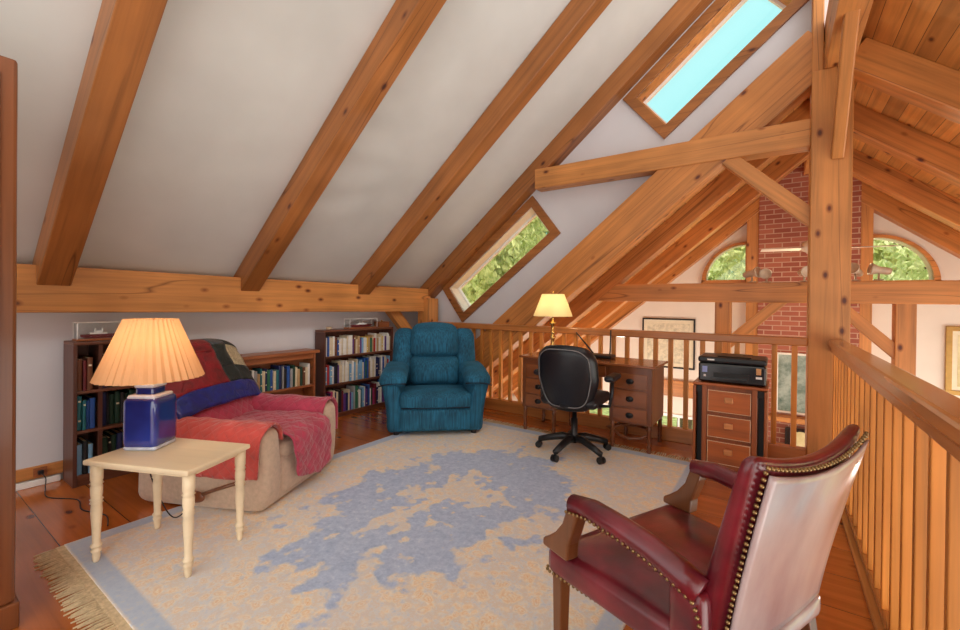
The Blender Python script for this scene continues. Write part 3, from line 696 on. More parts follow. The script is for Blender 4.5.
row("low brown bookcase's", 'upper', ['brown', 'brown', 'dark green', 'green', 'tan', 'cream', 'blue', 'blue', 'navy', 'red', 'teal', 'white', 'grey', 'black'], -4.02, 1.865, 2.70, .43, .235, 'books on the low brown bookcase')
bk1 = bookcase('bookcase', 'dark bookcase behind the pleated lamp, beside the wall outlet', XB, -3.95, .83, 1.50, 1.0, [.075, .385, .66], 'bookcase', 'bookcaseY')
MB().box(.008, .245, .135 - .335, .157 - .335, .075, .978).build('divider', 'bookcase', bk1)
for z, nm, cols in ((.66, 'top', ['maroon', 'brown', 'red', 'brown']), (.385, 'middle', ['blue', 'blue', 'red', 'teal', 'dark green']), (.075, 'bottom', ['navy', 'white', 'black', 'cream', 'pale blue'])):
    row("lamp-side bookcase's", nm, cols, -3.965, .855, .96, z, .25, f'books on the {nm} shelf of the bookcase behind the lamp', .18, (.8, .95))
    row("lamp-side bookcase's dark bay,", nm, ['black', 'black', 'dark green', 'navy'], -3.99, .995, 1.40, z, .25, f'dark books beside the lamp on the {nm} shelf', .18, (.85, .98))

def display(loc, L, H, label, ship):
    t = thing('display_case', label, 'display case', loc)
    MB().box(-.055, .055, -L / 2, L / 2, 0, .014).build('base', 'lowcase', t, bevel=.003)
    m = MB(); k = .0025; a, b, z1 = .05, L / 2 - .006, H
    m.box(-a, a, -b, -b + k, .014, z1); m.box(-a, a, b - k, b, .014, z1); m.box(-a, -a + k, -b, b, .014, z1); m.box(a - k, a, -b, b, .014, z1); m.box(-a, a, -b, b, z1, z1 + k)
    m.build('cover', 'acrylic', t)
    m = MB()
    for sx in (-a, a):
        for sy in (-b, b): m.box(sx - .0025, sx + .0025, sy - .0025, sy + .0025, .014, z1)
    for sy in (-b, b): m.box(-a, a, sy - .0025, sy + .0025, z1 - .002, z1 + .003)
    for sx in (-a, a): m.box(sx - .0025, sx + .0025, -b, b, z1 - .002, z1 + .003)
    m.build('edge_trim', 'white', t)
    s = thing('model_ship', ship, 'model ship', (loc[0], loc[1], loc[2] + .014))
    l = L * .38
    hull = MB(); prof = [(-1, .1, .012), (-.8, .6, .004), (-.3, 1, 0), (.4, 1, 0), (.8, .6, .004), (1.05, .05, .016)]
    vs = []; fs = []
    for u, w, z in prof:
        for (dx, dz) in ((-.018 * w, .03), (-.012 * w, z), (.012 * w, z), (.018 * w, .03)): vs.append((dx, u * l, dz))
    for i in range(len(prof) - 1):
        for k2 in range(4):
            q = (k2 + 1) % 4; fs.append((i * 4 + k2, i * 4 + q, i * 4 + 4 + q, i * 4 + 4 + k2))
    fs += [(3, 2, 1, 0), tuple(len(vs) - 4 + k3 for k3 in range(4))]
    hull.add(vs, fs); hull.build('hull', bookmat(CN['maroon']), s)
    m = MB(); m.box(-.011, .011, -l * .5, l * .45, .03, .042); m.box(-.008, .008, -l * .25, l * .2, .042, .055); m.lathe([(.005, 0), (.005, .02)], (0, -.02, .054), 8); m.lathe([(.005, 0), (.005, .02)], (0, .02, .054), 8)
    m.build('deckhouse', 'white', s)
    return t
display((-4.10, 1.0, 1.0), .27, .13, 'clear display case on the dark bookcase beside the pleated lamp', 'small model ship in the display case beside the pleated lamp')
display((-4.11, 3.43, .985), .42, .115, 'long clear display case on top of the tall bookcase', 'model ship with white superstructure in the case on the tall bookcase')
o = thing('wooden_box', 'small carved wooden box on top of the tall bookcase, behind the recliner', 'box', (-4.12, 3.765, .985))
MB().box(-.05, .05, -.085, .085, 0, .055).build('body', 'lowcase', o, bevel=.006); MB().box(-.054, .054, -.09, .09, .055, .07).build('lid', 'lowcase', o, bevel=.006); MB().ball((0, 0, .078), .011).build('knob', 'brass', o, smooth=True)
o = MB().lathe([(.012, 0), (.026, .006), (.034, .022), (.03, .034), (.027, .032), (.024, .01), (.0, .008)], n=20, cap=True).build('small_bowl', 'ivory', smooth=True); o.location = (-4.1, 2.97, .985)
tag(o, 'little pale bowl on the near corner of the tall bookcase', 'bowl')

# ---------------------------------------------------------------- rose recliner with covers (faces local +Y)
rc = thing('recliner', 'beige recliner armchair draped with rose and coral quilted covers', 'armchair', (-3.085, 1.585, .012), R(-64.5))
MB().rbox(-.44, .44, -.42, .415, .012, .30, .03, 10).build('base', 'beige', rc, smooth=True)
for s in (-1, 1):
    def armf(p, s=s):
        k = max(0, min(1, (p.z - .05) / .45)); return (p.x + s * .02 * k, p.y - .05 * (1 - k) * (1 if p.y < 0 else 0), p.z)
    x0, x1 = (.245, .445) if s > 0 else (-.445, -.245)
    MB().rbox(x0, x1, -.42, .425, .012, .505, .06, 12, (.01, .025, .02), armf).build('armrest', 'beige', rc, smooth=True)
MB().rbox(-.25, .25, -.30, .415, .25, .385, .05, 10, (0, .02, .03)).build('seat_cushion', 'beige', rc, smooth=True)
MB().rbox(-.25, .25, .33, .425, .04, .27, .035, 8, (0, .015, 0)).build('footrest', 'beige', rc, smooth=True)
def backf(p):
    k = (p.z - .35); return (p.x * (1 - .14 * max(0, k - .30)), p.y - k * .62 - .05, p.z)
MB().rbox(-.37, .37, -.34, -.12, .30, .925, .11, 14, (0, .04, .03), backf).build('backrest', 'beige', rc, smooth=True)
m = MB(); m.tube([(.452, .29, .205), (.50, .285, .21), (.507, .17, .170), (.507, .08, .135)], [.009, .011, .010, .012], 8); m.build('lever_arm', 'armwood', rc, smooth=True)
MB().ball((.507, .03, .115), (.013, .065, .036)).build('lever_paddle', 'desk', rc, smooth=True)

def drape(name, mat, prof, y0, y1, ny, label, wob=.006, group=None, yend=None, seed=1):
    """cloth following a cross profile (x,z) swept along local y"""
    L = [0]
    for a, b in zip(prof, prof[1:]): L.append(L[-1] + math.dist(a, b))
    rnd = random.Random(seed); ph = [rnd.uniform(0, 6) for _ in range(4)]
    def at(s):
        for i in range(len(prof) - 1):
            if s <= L[i + 1] or i == len(prof) - 2:
                t = (s - L[i]) / (L[i + 1] - L[i]); return (prof[i][0] + (prof[i + 1][0] - prof[i][0]) * t, prof[i][1] + (prof[i + 1][1] - prof[i][1]) * t)
    def fn(u, v):
        s = u * L[-1]; x, z = at(s); ye = yend(u) if yend else y1
        y = y0 + (ye - y0) * v
        d = wob * (math.sin(s * 19 + ph[0] + 5 * y) + math.sin(y * 23 + ph[1] + 7 * s) + .6 * math.sin(s * 41 + y * 33))
        return (x, y, z + abs(d))
    m = MB().grid(fn, int(L[-1] / .02), ny, lambda u, v: (u * L[-1], v * (y1 - y0)))
    return m
arch = lambda cx, r, z, a0, a1, n, hz=1: [(cx + r * math.cos(a0 + (a1 - a0) * i / n), z + hz * r * math.sin(a0 + (a1 - a0) * i / n)) for i in range(n + 1)]
# cover in two fabrics: coral over the near arm, rose over seat and far arm
cv = thing('quilted_cover', 'rose and coral quilted slipcover spread over the seat and both armrests', 'cover', (-3.085, 1.585, .012), R(-64.5))
near = [(.475, .22), (.478, .30), (.482, .40)] + arch(.365, .118, .412, 0, pi, 10) + [(.246, .40), (.225, .405)]
drape('near', 'coral', near, -.34, .415, 36, '', seed=2, yend=lambda u: .44 - .05 * abs(u - .55)).build('arm_flap', 'coral', cv, smooth=True, solid=.012).__setitem__('label', 'coral quilted flap over the armrest beside the lamp table')
far = [(-.478, .26), (-.482, .37)] + list(reversed(arch(-.365, .118, .412, 0, pi, 10))) + [(-.246, .40), (-.22, .405)]
drape('far', 'rose', far, -.34, .42, 36, '', seed=3).build('arm_flap', 'rose', cv, smooth=True, solid=.012).__setitem__('label', 'rose quilted flap over the armrest beside the low bookcase')
def seatfn(u, v):
    x = -.235 + .47 * u; s = v * 1.12
    if s < .70: y, z = -.27 + s, .425 + .018 * math.sin(3 * s)
    else:
        a = min(1, (s - .70) / .09) * pi / 2; y = .43 + .055 * math.sin(a); z = .425 - .055 * (1 - math.cos(a))
        if s > .79: z -= (s - .79) * (.92 - .35 * abs(u - .35)); y += .004
    if s > .7: x = x * (1 - .25 * (s - .7)) - .05 * (s - .7)
    d = .007 * (math.sin(s * 21 + 6 * u) + math.sin(u * 19 + s * 9))
    return (x, y + (abs(d) if s > .75 else 0), z + abs(d))
MB().grid(seatfn, 26, 56, lambda u, v: (u * .47, v * 1.12)).build('seat_flap', 'rose', cv, smooth=True, solid=.012)
# cover piece going up the back, under the patchwork throw
def bp(x, z, out=.0):
    k = z - .35; return (x * (1 - .14 * max(0, k - .30)), -.12 - k * .62 - .05 + .055 + out, z)
def backfn(u, v):
    x = -.30 + .60 * u; z = .42 + .32 * v; q = bp(x, z, .035 * (1 - (2 * u - 1) ** 2) + .004 * math.sin(14 * u + 9 * v)); return q
MB().grid(backfn, 24, 14, lambda u, v: (u * .6, v * .34)).build('back_flap', 'rose', cv, smooth=True, solid=.012)
# patchwork throw over the back
tq = thing('patchwork_throw', 'velvet and satin patchwork throw hanging over the recliner back', 'throw', (-3.085, 1.585, .012), R(-64.5))
def thr(u, v):
    # u across 0..1 (local +x is the lamp side), v from hem (0) up and over the top (1)
    x = .395 - .79 * u; s = v * .70
    if s < .46:
        z = .56 + s * .80; q = bp(x, z, .055 + .02 * (1 - (2 * u - 1) ** 2))
    else:
        a = (s - .46) / .20; a = min(a, 1.4); b = bp(x, .56 + .46 * .80, .055 + .02 * (1 - (2 * u - 1) ** 2))
        q = (b[0], b[1] - .11 + .11 * math.cos(a * pi / 2) , b[2] + .06 * math.sin(min(a, 1) * pi / 2) - .12 * max(0, a - 1))
    w = .006 * (math.sin(17 * u + 11 * v) + math.sin(23 * v + 5 * u))
    drop = .05 * (abs(2 * u - 1) ** 4)
    return (q[0], q[1] + abs(w), q[2] - drop)
def patch(u0, u1, v0, v1, mat, label):
    nu = max(4, int((u1 - u0) * 34)); nv = max(4, int((v1 - v0) * 34))
    o = MB().grid(lambda a, b: thr(u0 + (u1 - u0) * a, v0 + (v1 - v0) * b), nu, nv, lambda a, b: (a, b)).build('patch', mat, tq, smooth=True, solid=.016); o['label'] = label
patch(0, 1, 0, .22, 'q_blue', 'royal blue satin band along the hem')
patch(0, .62, .22, .62, 'q_red', 'crimson velvet patch'); patch(.62, .80, .22, .42, 'q_black', 'black velvet strip'); patch(.80, 1, .22, .42, 'q_black', 'black green corner patch')
patch(0, .36, .62, 1, 'q_maroon', 'maroon velvet patch'); patch(.36, .62, .62, 1, 'q_red', 'upper crimson patch'); patch(.62, .80, .42, .74, 'q_black', 'black green velvet patch'); patch(.80, 1, .42, .72, 'q_cream', 'cream brocade patch')
patch(.62, .82, .74, 1, 'q_grey', 'slate grey patch'); patch(.82, 1, .72, 1, 'q_black', 'dark green patch')

# ---------------------------------------------------------------- lamp table
tb = thing('side_table', 'pale turned-leg side table carrying the cobalt blue lamp', 'table', (-2.55, .914, 0), math.atan2(.245, .576))
MB().box(-.305, .30, -.20, .20, .495, .52).build('tabletop', 'pale', tb, bevel=.008, seg=3)
MB().box(-.27, .27, -.165, .165, .475, .496).build('apron', 'pale', tb)
leg = [(.011, 0), (.014, .01), (.017, .03), (.015, .045), (.021, .052), (.022, .06), (.016, .068), (.023, .076), (.024, .084), (.017, .092), (.0165, .11), (.019, .17), (.0235, .25), (.021, .285), (.027, .292), (.021, .30), (.027, .308), (.021, .316), (.024, .33), (.025, .37), (.021, .378), (.028, .386), (.022, .394), (.026, .405), (.026, .484)]
for sx in (-.268, .268):
    for sy in (-.160, .160):
        MB().lathe(leg, (sx, sy, 0.012), 18).build('leg', 'pale', tb, smooth=True)
def bulb(parent, loc, r, watts, col):
    l = bpy.data.lights.new('bulb_light', 'POINT'); l.energy = watts; l.color = col; l.shadow_soft_size = r
    o = bpy.data.objects.new('bulb_light', l); COL.objects.link(o); o.parent = parent; o.location = loc
lp = thing('table_lamp', 'large cobalt blue square jar lamp with a pleated peach shade, lit', 'lamp', (-2.735, .882, .52), R(35.6))
MB().rbox(-.088, .088, -.088, .088, .012, .272, .026, 12).build('jar', 'cobalt', lp, smooth=True)
MB().rbox(-.083, .083, -.083, .083, 0, .026, .012, 8).build('foot', 'glaze', lp, smooth=True)
MB().rbox(-.074, .074, -.074, .074, .258, .281, .014, 8).build('shoulder', 'glaze', lp, smooth=True)
MB().rbox(-.048, .048, -.048, .048, .275, .322, .012, 8).build('neck', 'cobalt', lp, smooth=True)
MB().rbox(-.052, .052, -.052, .052, .318, .338, .009, 8).build('lid', 'glaze', lp, smooth=True)
MB().lathe([(.008, .335), (.008, .43), (.014, .43), (.016, .47), (.010, .475)], n=12).build('socket', 'brass', lp, smooth=True)
MB().lathe([(.236, .366), (.234, .372), (.119, .672), (.118, .678)], n=76, cap=False, zig=.026).build('lamp_shade', 'shade1', lp)
m = MB()
for a in range(3): m.tube([(0, 0, .67), (.117 * math.cos(a * 2.094), .117 * math.sin(a * 2.094), .67)], .003, 6)
m.tube([(0.0, .0, .47), (.0, .05, .51), (0, .05, .63), (0, 0, .67)], .003, 6); m.build('harp', 'brass', lp)
bulb(lp, (0, 0, .54), .03, 2.4, (1, .74, .44))
# cords and outlet
oc = thing('wall_outlet', 'small outlet with black plug low on the white wall', 'outlet', (-4.204, .715, .095))
MB().box(0, .008, -.035, .035, -.03, .03).build('plate', 'lowcase', oc, bevel=.002); MB().box(.008, .035, -.014, .014, -.012, .014).build('plug', 'black', oc, bevel=.004)
def smooth_path(P, k=8):
    P = [Vector(p) for p in P]; out = []
    for i in range(len(P) - 1):
        a, b, c, d = P[max(i - 1, 0)], P[i], P[i + 1], P[min(i + 2, len(P) - 1)]
        for q in range(k):
            t = q / k; out.append(.5 * ((2 * b) + (c - a) * t + (2 * a - 5 * b + 4 * c - d) * t * t + (3 * b - a - 3 * c + d) * t ** 3))
    return out + [P[-1]]
cord = lambda pts, name, label: tag(MB().tube(smooth_path(pts), .0035, 6).build(name, 'cord', smooth=True), label, 'cord')
cord([(-4.17, .715, .095), (-4.13, .73, .06), (-4.08, .72, .012), (-3.9, .70, .004), (-3.7, .80, .004), (-3.5, .78, .004), (-3.3, .84, .004), (-3.1, .80, .018)], 'power_cord', 'thin black cord running along the floor from the wall outlet')
cord([(-2.97, .93, .47), (-3.0, .97, .27), (-2.96, 1.02, .09), (-2.90, 1.05, .024), (-2.84, 1.08, .06), (-2.815, 1.10, .15), (-2.83, 1.10, .24)], 'lamp_cord', 'dark lamp cord looping down behind the pale side table')

# ---------------------------------------------------------------- teal recliner (faces local +Y)
tr = thing('recliner', 'teal velour recliner with rounded arms beside the tall bookcase', 'armchair', (-3.01, 3.51, .012), R(222.2))
MB().rbox(-.44, .44, -.42, .43, .03, .30, .04, 8).build('base', 'teal', tr, smooth=True)
MB().rbox(-.345, .345, .40, .468, .045, .265, .03, 8, (0, .012, 0)).build('footrest', 'teal', tr, smooth=True)
MB().rbox(-.35, .35, -.28, .475, .25, .41, .05, 12, (0, .02, .03), lambda p: (p.x, p.y, p.z - .05 * max(0, (.35 - p.y) / .6))).build('seat_cushion', 'teal', tr, smooth=True)
for s in (-1, 1):
    def af(p, s=s):
        k = max(0, min(1, (p.z - .1) / .5)); return (p.x + s * (.10 * k * k), p.y, p.z)
    x0, x1 = (.30, .47) if s > 0 else (-.47, -.30)
    MB().rbox(x0, x1, -.40, .42, .02, .55, .05, 12, (.015, .01, 0), af).build('armrest', 'teal', tr, smooth=True)
    def pf(p, s=s): return (p.x + s * .0 , p.y, p.z - .10 * max(0, (p.y - .05)) ** 1.4 - .9 * max(0, abs(p.x) - .48) ** 1.5)
    x0, x1 = (.28, .55) if s > 0 else (-.55, -.28)
    MB().rbox(x0, x1, -.34, .44, .49, .625, .066, 12, (0, .03, .02), pf).build('arm_pad', 'teal', tr, smooth=True)
    pts = [(s * (.29 + .26 * t), .462 - .03 * abs(2 * t - 1) ** 2,   .500 - .02 * t + .02 * math.sin(t * pi)) for t in [i / 10 for i in range(11)]]
    MB().tube(pts, .007, 6).build('piping', 'tealdark', tr, smooth=True)
def tb_(p):
    k = p.z - .40; return (p.x * (1 - .07 * k), p.y - k * .26, p.z)
for s in (-1, 1):
    x0, x1 = (.235, .475) if s > 0 else (-.475, -.235)
    MB().rbox(x0, x1, -.36, -.13, .40, .975, .07, 10, (.0, .02, .02), tb_).build('back_wing', 'teal', tr, smooth=True)
MB().rbox(-.40, .40, -.40, -.20, .34, .975, .06, 10, (0, 0, 0), tb_).build('back_frame', 'teal', tr, smooth=True)
def hd(p):
    q = tb_(p); t = max(0, (p.z - .75) / .3); return (q[0], q[1], q[2] + .045 * t * (1 - (p.x / .3) ** 2))
MB().rbox(-.275, .275, -.30, -.05, .68, 1.025, .085, 12, (0, .05, 0), hd).build('head_cushion', 'teal', tr, smooth=True)
MB().rbox(-.27, .27, -.28, -.045, .39, .70, .075, 12, (0, .045, 0), tb_).build('lumbar_cushion', 'teal', tr, smooth=True)
pts = [(x, .475, .275) for x in (-.33, -.15, 0, .15, .33)]
MB().tube(pts, .007, 6).build('seat_piping', 'tealdark', tr, smooth=True)
for sx in (-.38, .38):
    for sy in (-.34, .38): MB().lathe([(.028, 0.012 if sx > 9 else .002), (.03, .035)], (sx, sy, 0), 10).build('foot', 'black', tr)
# ---------------------------------------------------------------- writing desk
dk = thing('desk', 'mahogany kneehole desk with turned legs against the railing', 'desk', (-1.515, 4.122, 0))
MB().box(-.665, .665, -.262, .262, .748, .77).build('desktop', 'deskX', dk, bevel=.006)
def turned(h): return [(.013, 0), (.016, .01), (.019, .03), (.014, .045), (.022, .06), (.014, .075), (.017, .10), (.021, .15), (.017, .20), (.023, .215), (.017, .228), (.022, h)]
def pull(parent, x, y, z):
    m = MB().ball((x, y, z), (.034, .006, .024), 14, 8); pts = [(x - .026, y - .008, z), (x - .018, y - .02, z - .014), (x, y - .024, z - .019), (x + .018, y - .02, z - .014), (x + .026, y - .008, z)]
    m.tube(pts, .004, 6); return m.build('handle', 'pewter', parent, smooth=True)
for s in (-1, 1):
    x0, x1 = (.265, .635) if s > 0 else (-.635, -.265)
    MB().box(x0, x1, -.235, .235, .245, .748).build('pedestal', 'desk', dk, bevel=.004)
    for sx in (x0 + .025, x1 - .025):
        for sy in (-.21, .21): MB().lathe(turned(.25), (sx, sy, 0), 14).build('leg', 'desk', dk, smooth=True)
    for z0, z1 in ((.555, .69), (.395, .54), (.265, .38)):
        d = MB().box(x0 + .04, x1 - .04, -.243, -.233, z0, z1).build('drawer', 'deskX', dk, bevel=.004)
        pull(d, (x0 + x1) / 2, -.247, (z0 + z1) / 2)
MB().box(-.265, .265, -.215, .235, .63, .748).build('centre_apron', 'desk', dk, bevel=.004)
d = MB().box(-.225, .225, -.224, -.214, .645, .735).build('drawer', 'deskX', dk, bevel=.004); pull(d, 0, -.228, .69)
for sgn in (1,):
    pts = [(.29, -.21, .17), (.36, -.225, .13), (.45, -.235, .115), (.54, -.225, .13), (.61, -.21, .17)]
    MB().tube(pts, [.010, .014, .016, .014, .010], 8).build('stretcher', 'desk', dk, smooth=True)
    MB().tube([(.29, -.21, .185), (.34, -.1, .19), (.45, 0, .185), (.56, -.1, .19), (.61, -.21, .185)], [.01, .013, .02, .013, .01], 8).build('stretcher', 'desk', dk, smooth=True)
MB().tube([(.29, -.21, .18), (.27, -.21, .17), (.235, -.19, .175), (.29, -.1, .18), (.29, .21, .18)], .010, 8).build('stretcher', 'desk', dk, smooth=True)
dl = thing('table_lamp', 'brass candlestick desk lamp with a cream shade, lit', 'lamp', (-1.95, 4.17, .77))
MB().lathe([(.075, 0), (.078, .012), (.06, .022), (.035, .035), (.018, .06), (.024, .08), (.016, .10), (.02, .16), (.034, .185), (.018, .20), (.014, .22), (.03, .235), (.014, .25), (.016, .30), (.034, .325), (.036, .335), (.012, .345), (.010, .40), (.016, .405), (.016, .44)], n=20).build('base', 'brass', dl, smooth=True)
MB().lathe([(.205, .402), (.204, .406), (.118, .632), (.117, .634)], n=48, cap=False).build('lamp_shade', 'shade2', dl, smooth=True)
m = MB()
for a in range(3): m.tube([(0, 0, .628), (.118 * math.cos(a * 2.094), .118 * math.sin(a * 2.094), .628)], .003, 6)
m.lathe([(.006, .40), (.006, .65), (.010, .655), (.004, .668)], n=10); m.build('harp', 'brass', dl)
bulb(dl, (0, 0, .50), .04, 3.2, (1, .78, .46))
rt = thing('wifi_router', 'black router with two antennas on the desk behind the office chair', 'router', (-1.435, 4.20, .77))
MB().box(-.12, .12, -.08, .08, .004, .036).build('body', 'black', rt, bevel=.01)
MB().box(-.11, .11, -.082, -.078, .014, .022).build('front_strip', 'pewter', rt)
for x0, x1, h in ((.06, .065, .275), (-.11, -.30, .235)):
    MB().tube([(x0, .075, .03), (x0 + (x1 - x0) * .2, .085, .07), (x1, .085, h)], [.011, .011, .009], 8, (1, .7)).build('antenna', 'black', rt, smooth=True)

# ---------------------------------------------------------------- office chair (faces the desk, +Y)
oc = thing('office_chair', 'black leather swivel office chair turned towards the desk', 'chair', (-1.44, 3.54, .012), R(3))
MB().lathe([(.035, .09), (.04, .10), (.04, .15), (.028, .17), (.028, .30), (.02, .30), (.02, .44)], n=16).build('gas_column', 'black', oc, smooth=True)
for k in range(5):
    a = R(188 + 72 * k); c, s = math.cos(a), math.sin(a)
    lg = MB().tube([(0.02 * c, .02 * s, .125), (.10 * c, .10 * s, .135), (.22 * c, .22 * s, .105), (.31 * c, .31 * s, .078)], [.034, .033, .028, .024], 10).build('leg', 'black', oc, smooth=True)
    w = MB()
    for off in (-.016, .016):
        px, py = .315 * c - off * s, .315 * s + off * c
        pts = [(px - .009 * s, py + .009 * c, .030), (px + .009 * s, py - .009 * c, .030)]
        w.tube(pts, .028, 16)
    w.tube([(.31 * c, .31 * s, .03), (.31 * c, .31 * s, .085)], .012, 8); w.build('caster', 'black', lg, smooth=False)
MB().box(-.10, .10, -.10, .13, .405, .435).build('seat_plate', 'black', oc, bevel=.01)
MB().rbox(-.25, .25, -.20, .28, .43, .52, .045, 10, (0, .02, .02)).build('seat', 'blackleather', oc, smooth=True)
def ob(p):
    k = (p.z - .42) / .53; w = .98 + .08 * math.sin(min(1, max(0, k)) * pi) - (.20 * max(0, k - .84) / .16 if k > .84 else 0) - .24 * max(0, .45 - k) / .45
    return (p.x * w, p.y + .10 * (p.x / .3) ** 2 - .10 * k + (.0), p.z - .02 * (p.x / .3) ** 2 * k)
MB().rbox(-.245, .245, -.245, -.150, .41, .945, .05, 16, (0, .025, .012), ob).build('backrest', 'blackleather', oc, smooth=True)
pts = []
for i in range(41):
    a = 2 * pi * i / 40; u, v = math.cos(a), math.sin(a)
    sx = .208 * abs(u) ** .35 * (1 if u > 0 else -1); sz = .685 + .24 * abs(v) ** .35 * (1 if v > 0 else -1)
    q = ob(Vector((sx, -.248, sz))); pts.append((q[0], q[1] - .009, q[2]))
MB().tube(pts, .0045, 6).build('piping', 'greypipe', oc, smooth=True)
MB().tube([(0, -.03, .42), (0, -.18, .41), (0, -.25, .45), (0, -.255, .58)], [.03, .03, .03, .025], 8, (1.6, .6)).build('back_bracket', 'black', oc, smooth=True)
for s in (-1, 1):
    a = MB().tube([(s * .20, 0, .43), (s * .30, 0, .44), (s * .315, .02, .55), (s * .315, .03, .66)], [.018, .018, .018, .018], 8, (1.3, .8)).build('armrest', 'black', oc, smooth=True)
    MB().rbox(s * .315 - .042, s * .315 + .042, -.10, .17, .655, .70, .022, 8, (0, 0, .008)).build('arm_pad', 'blackleather', a, smooth=True)
MB().tube([(.10, .02, .42), (.22, .05, .40)], .007, 6).build('height_lever', 'black', oc, smooth=True)

# ---------------------------------------------------------------- printer stand and printer
cb = thing('cabinet', 'small walnut sewing cabinet with three drawers and hinged side leaves', 'cabinet', (-.30, 4.04, 0))
MB().box(-.252, .252, -.225, .225, .668, .69).build('top', 'cab', cb, bevel=.006)
MB().box(-.18, .18, -.205, .215, .03, .668).build('body', 'cabZ', cb, bevel=.004)
for s in (-1, 1):
    MB().box(s * .168 - .018, s * .168 + .018, -.222, -.20, .0, .668).build('stile', 'cabZ', cb, bevel=.004)
    lf = MB().box(s * .239 - .011, s * .239 + .011, -.235, .215, .012, .664).build('side_leaf', 'cabZ', cb, bevel=.004)
    MB().box(s * .207 - .02, s * .207 + .02, -.212, -.19, .61, .664).build('hinge', 'iron', lf, bevel=.002)
    MB().box(s * .207 - .018, s * .207 + .018, -.18, .20, .02, .61).build('gap_shade', 'iron', lf)  # black filler standing in for the shade between body and leaf
for z0, z1 in ((.468, .640), (.268, .442), (.065, .242)):
    d = MB().box(-.147, .147, -.222, -.204, z0, z1).build('drawer', 'cab', cb, bevel=.005)
    m = MB()
    for q in ((-.144, .144, z0 + .003, z0 + .006), (-.144, .144, z1 - .006, z1 - .003), (-.144, -.141, z0, z1), (.141, .144, z0, z1)): m.box(q[0], q[1], -.2235, -.2215, q[2], q[3])
    m.build('inlay', 'pale', d)
    MB().box(-.03, .03, -.246, -.220, (z0 + z1) / 2 - .006, (z0 + z1) / 2 + .038).build('knob', 'knobwood', d, bevel=.007)
pt = thing('printer', 'black inkjet printer on top of the walnut cabinet', 'printer', (-.29, 4.02, .69))
MB().box(-.228, .228, -.17, .17, .006, .155).build('body', 'blackgloss', pt, bevel=.014)
MB().box(-.232, .232, -.176, .17, .158, .205).build('scanner_lid', 'black', pt, bevel=.016)
MB().box(-.10, .13, -.12, .14, .205, .212).build('lid_panel', 'pewter', pt, bevel=.006)
MB().box(-.12, .12, -.1745, -.165, .05, .085).build('paper_slot', 'iron', pt, bevel=.003)
MB().box(-.135, .11, -.185, -.165, .028, .048).build('output_tray', 'blackgloss', pt, bevel=.003)
def sticker(x, z, w, h, mat, lab):
    o = MB().box(x - w, x + w, -.1725, -.170, z - h, z + h).build('sticker', mat, pt, bevel=.001); o['label'] = lab
sticker(-.182, .105, .018, .024, plain('lavender_sticker', (150, 160, 210), .5), 'pale blue sticker')
sticker(-.182, .055, .008, .008, 'white', 'small round white power button')
sticker(.180, .115, .016, .024, plain('orange_sticker', (206, 150, 96), .5), 'orange patterned sticker')
sticker(.182, .068, .02, .009, 'white', 'white label')
MB().box(-.165, -.115, -.177, -.172, .178, .189).build('badge', 'white', pt)

# ---------------------------------------------------------------- burgundy leather armchair (faces local +Y)
lc = thing('armchair', 'burgundy leather armchair with brass nail trim in front of the stair railing', 'armchair', (-.2425, 1.505, .012), R(65.2))
for sx, sy, lean in ((-.285, .25, 0), (.285, .25, 0), (-.24, -.235, -.07), (.24, -.235, -.07)):
    w = .022
    m = MB(); m.hexa([(sx - w * .7, sy + lean - w * .7, 0), (sx + w * .7, sy + lean - w * .7, 0), (sx + w * .7, sy + lean + w * .7, 0), (sx - w * .7, sy + lean + w * .7, 0),
                      (sx - w, sy - w, .40), (sx + w, sy - w, .40), (sx + w, sy + w, .40), (sx - w, sy + w, .40)]); m.build('leg', 'armwood', lc, bevel=.004)
def seatf(p): return (p.x * (1 + .16 * (p.y + .27) / .54 - .08), p.y, p.z)
MB().rbox(-.305, .305, -.27, .28, .385, .475, .025, 12, (0, .0, .045), seatf).build('seat', 'leather', lc, smooth=True)
# back: camel top, swept back
def bk_(p):
    k = (p.z - .40) / .58
    p = Vector((p.x, p.y - .034 * max(0, k) * max(0, min(1, (p.y + .25) / .072)), p.z))
    top = max(0, k - .5) / .5 * .05 * ((p.x / .28) ** 2 - .5)
    return (p.x * (.92 + .12 * k), p.y - .125 * k ** 1.3 - .015 * math.cos(p.x / .28 * pi / 2), p.z + top)
MB().rbox(-.275, .275, -.25, -.178, .40, .945, .03, 16, (0, .012, 0), bk_).build('backrest', 'leather', lc, smooth=True)
def outer(u, v):
    q = bk_(Vector((-.252 + .504 * u, -.2535, .45 + .462 * v))); return (q[0], q[1] - .016, q[2])
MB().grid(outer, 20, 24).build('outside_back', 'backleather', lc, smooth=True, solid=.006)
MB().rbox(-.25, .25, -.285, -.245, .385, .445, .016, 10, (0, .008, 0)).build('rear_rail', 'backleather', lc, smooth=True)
def nails(pts, step, r=.0056):
    m = MB(); acc = 0; last = None
    P = [Vector(p) for p in pts]; L = [0]
    for a, b in zip(P, P[1:]): L.append(L[-1] + (b - a).length)
    n = int(L[-1] / step)
    for i in range(n + 1):
        s = min(L[-1], i * step)
        for j in range(len(P) - 1):
            if s <= L[j + 1] or j == len(P) - 2:
                q = P[j].lerp(P[j + 1], (s - L[j]) / max(1e-6, L[j + 1] - L[j])); break
        m.ball(q, r, 8, 4)
    return m
bp_ = []
for x, z in [(-.258, .43 + .485 * i / 14) for i in range(15)] + [(-.258 + .516 * i / 16, .927) for i in range(17)] + [(.258, .915 - .485 * i / 14) for i in range(15)]:
    q = bk_(Vector((x, -.250, z))); bp_.append((q[0], q[1] - .012, q[2]))
nails(bp_, .0165).build('nailhead_trim', 'nail', lc, smooth=True)
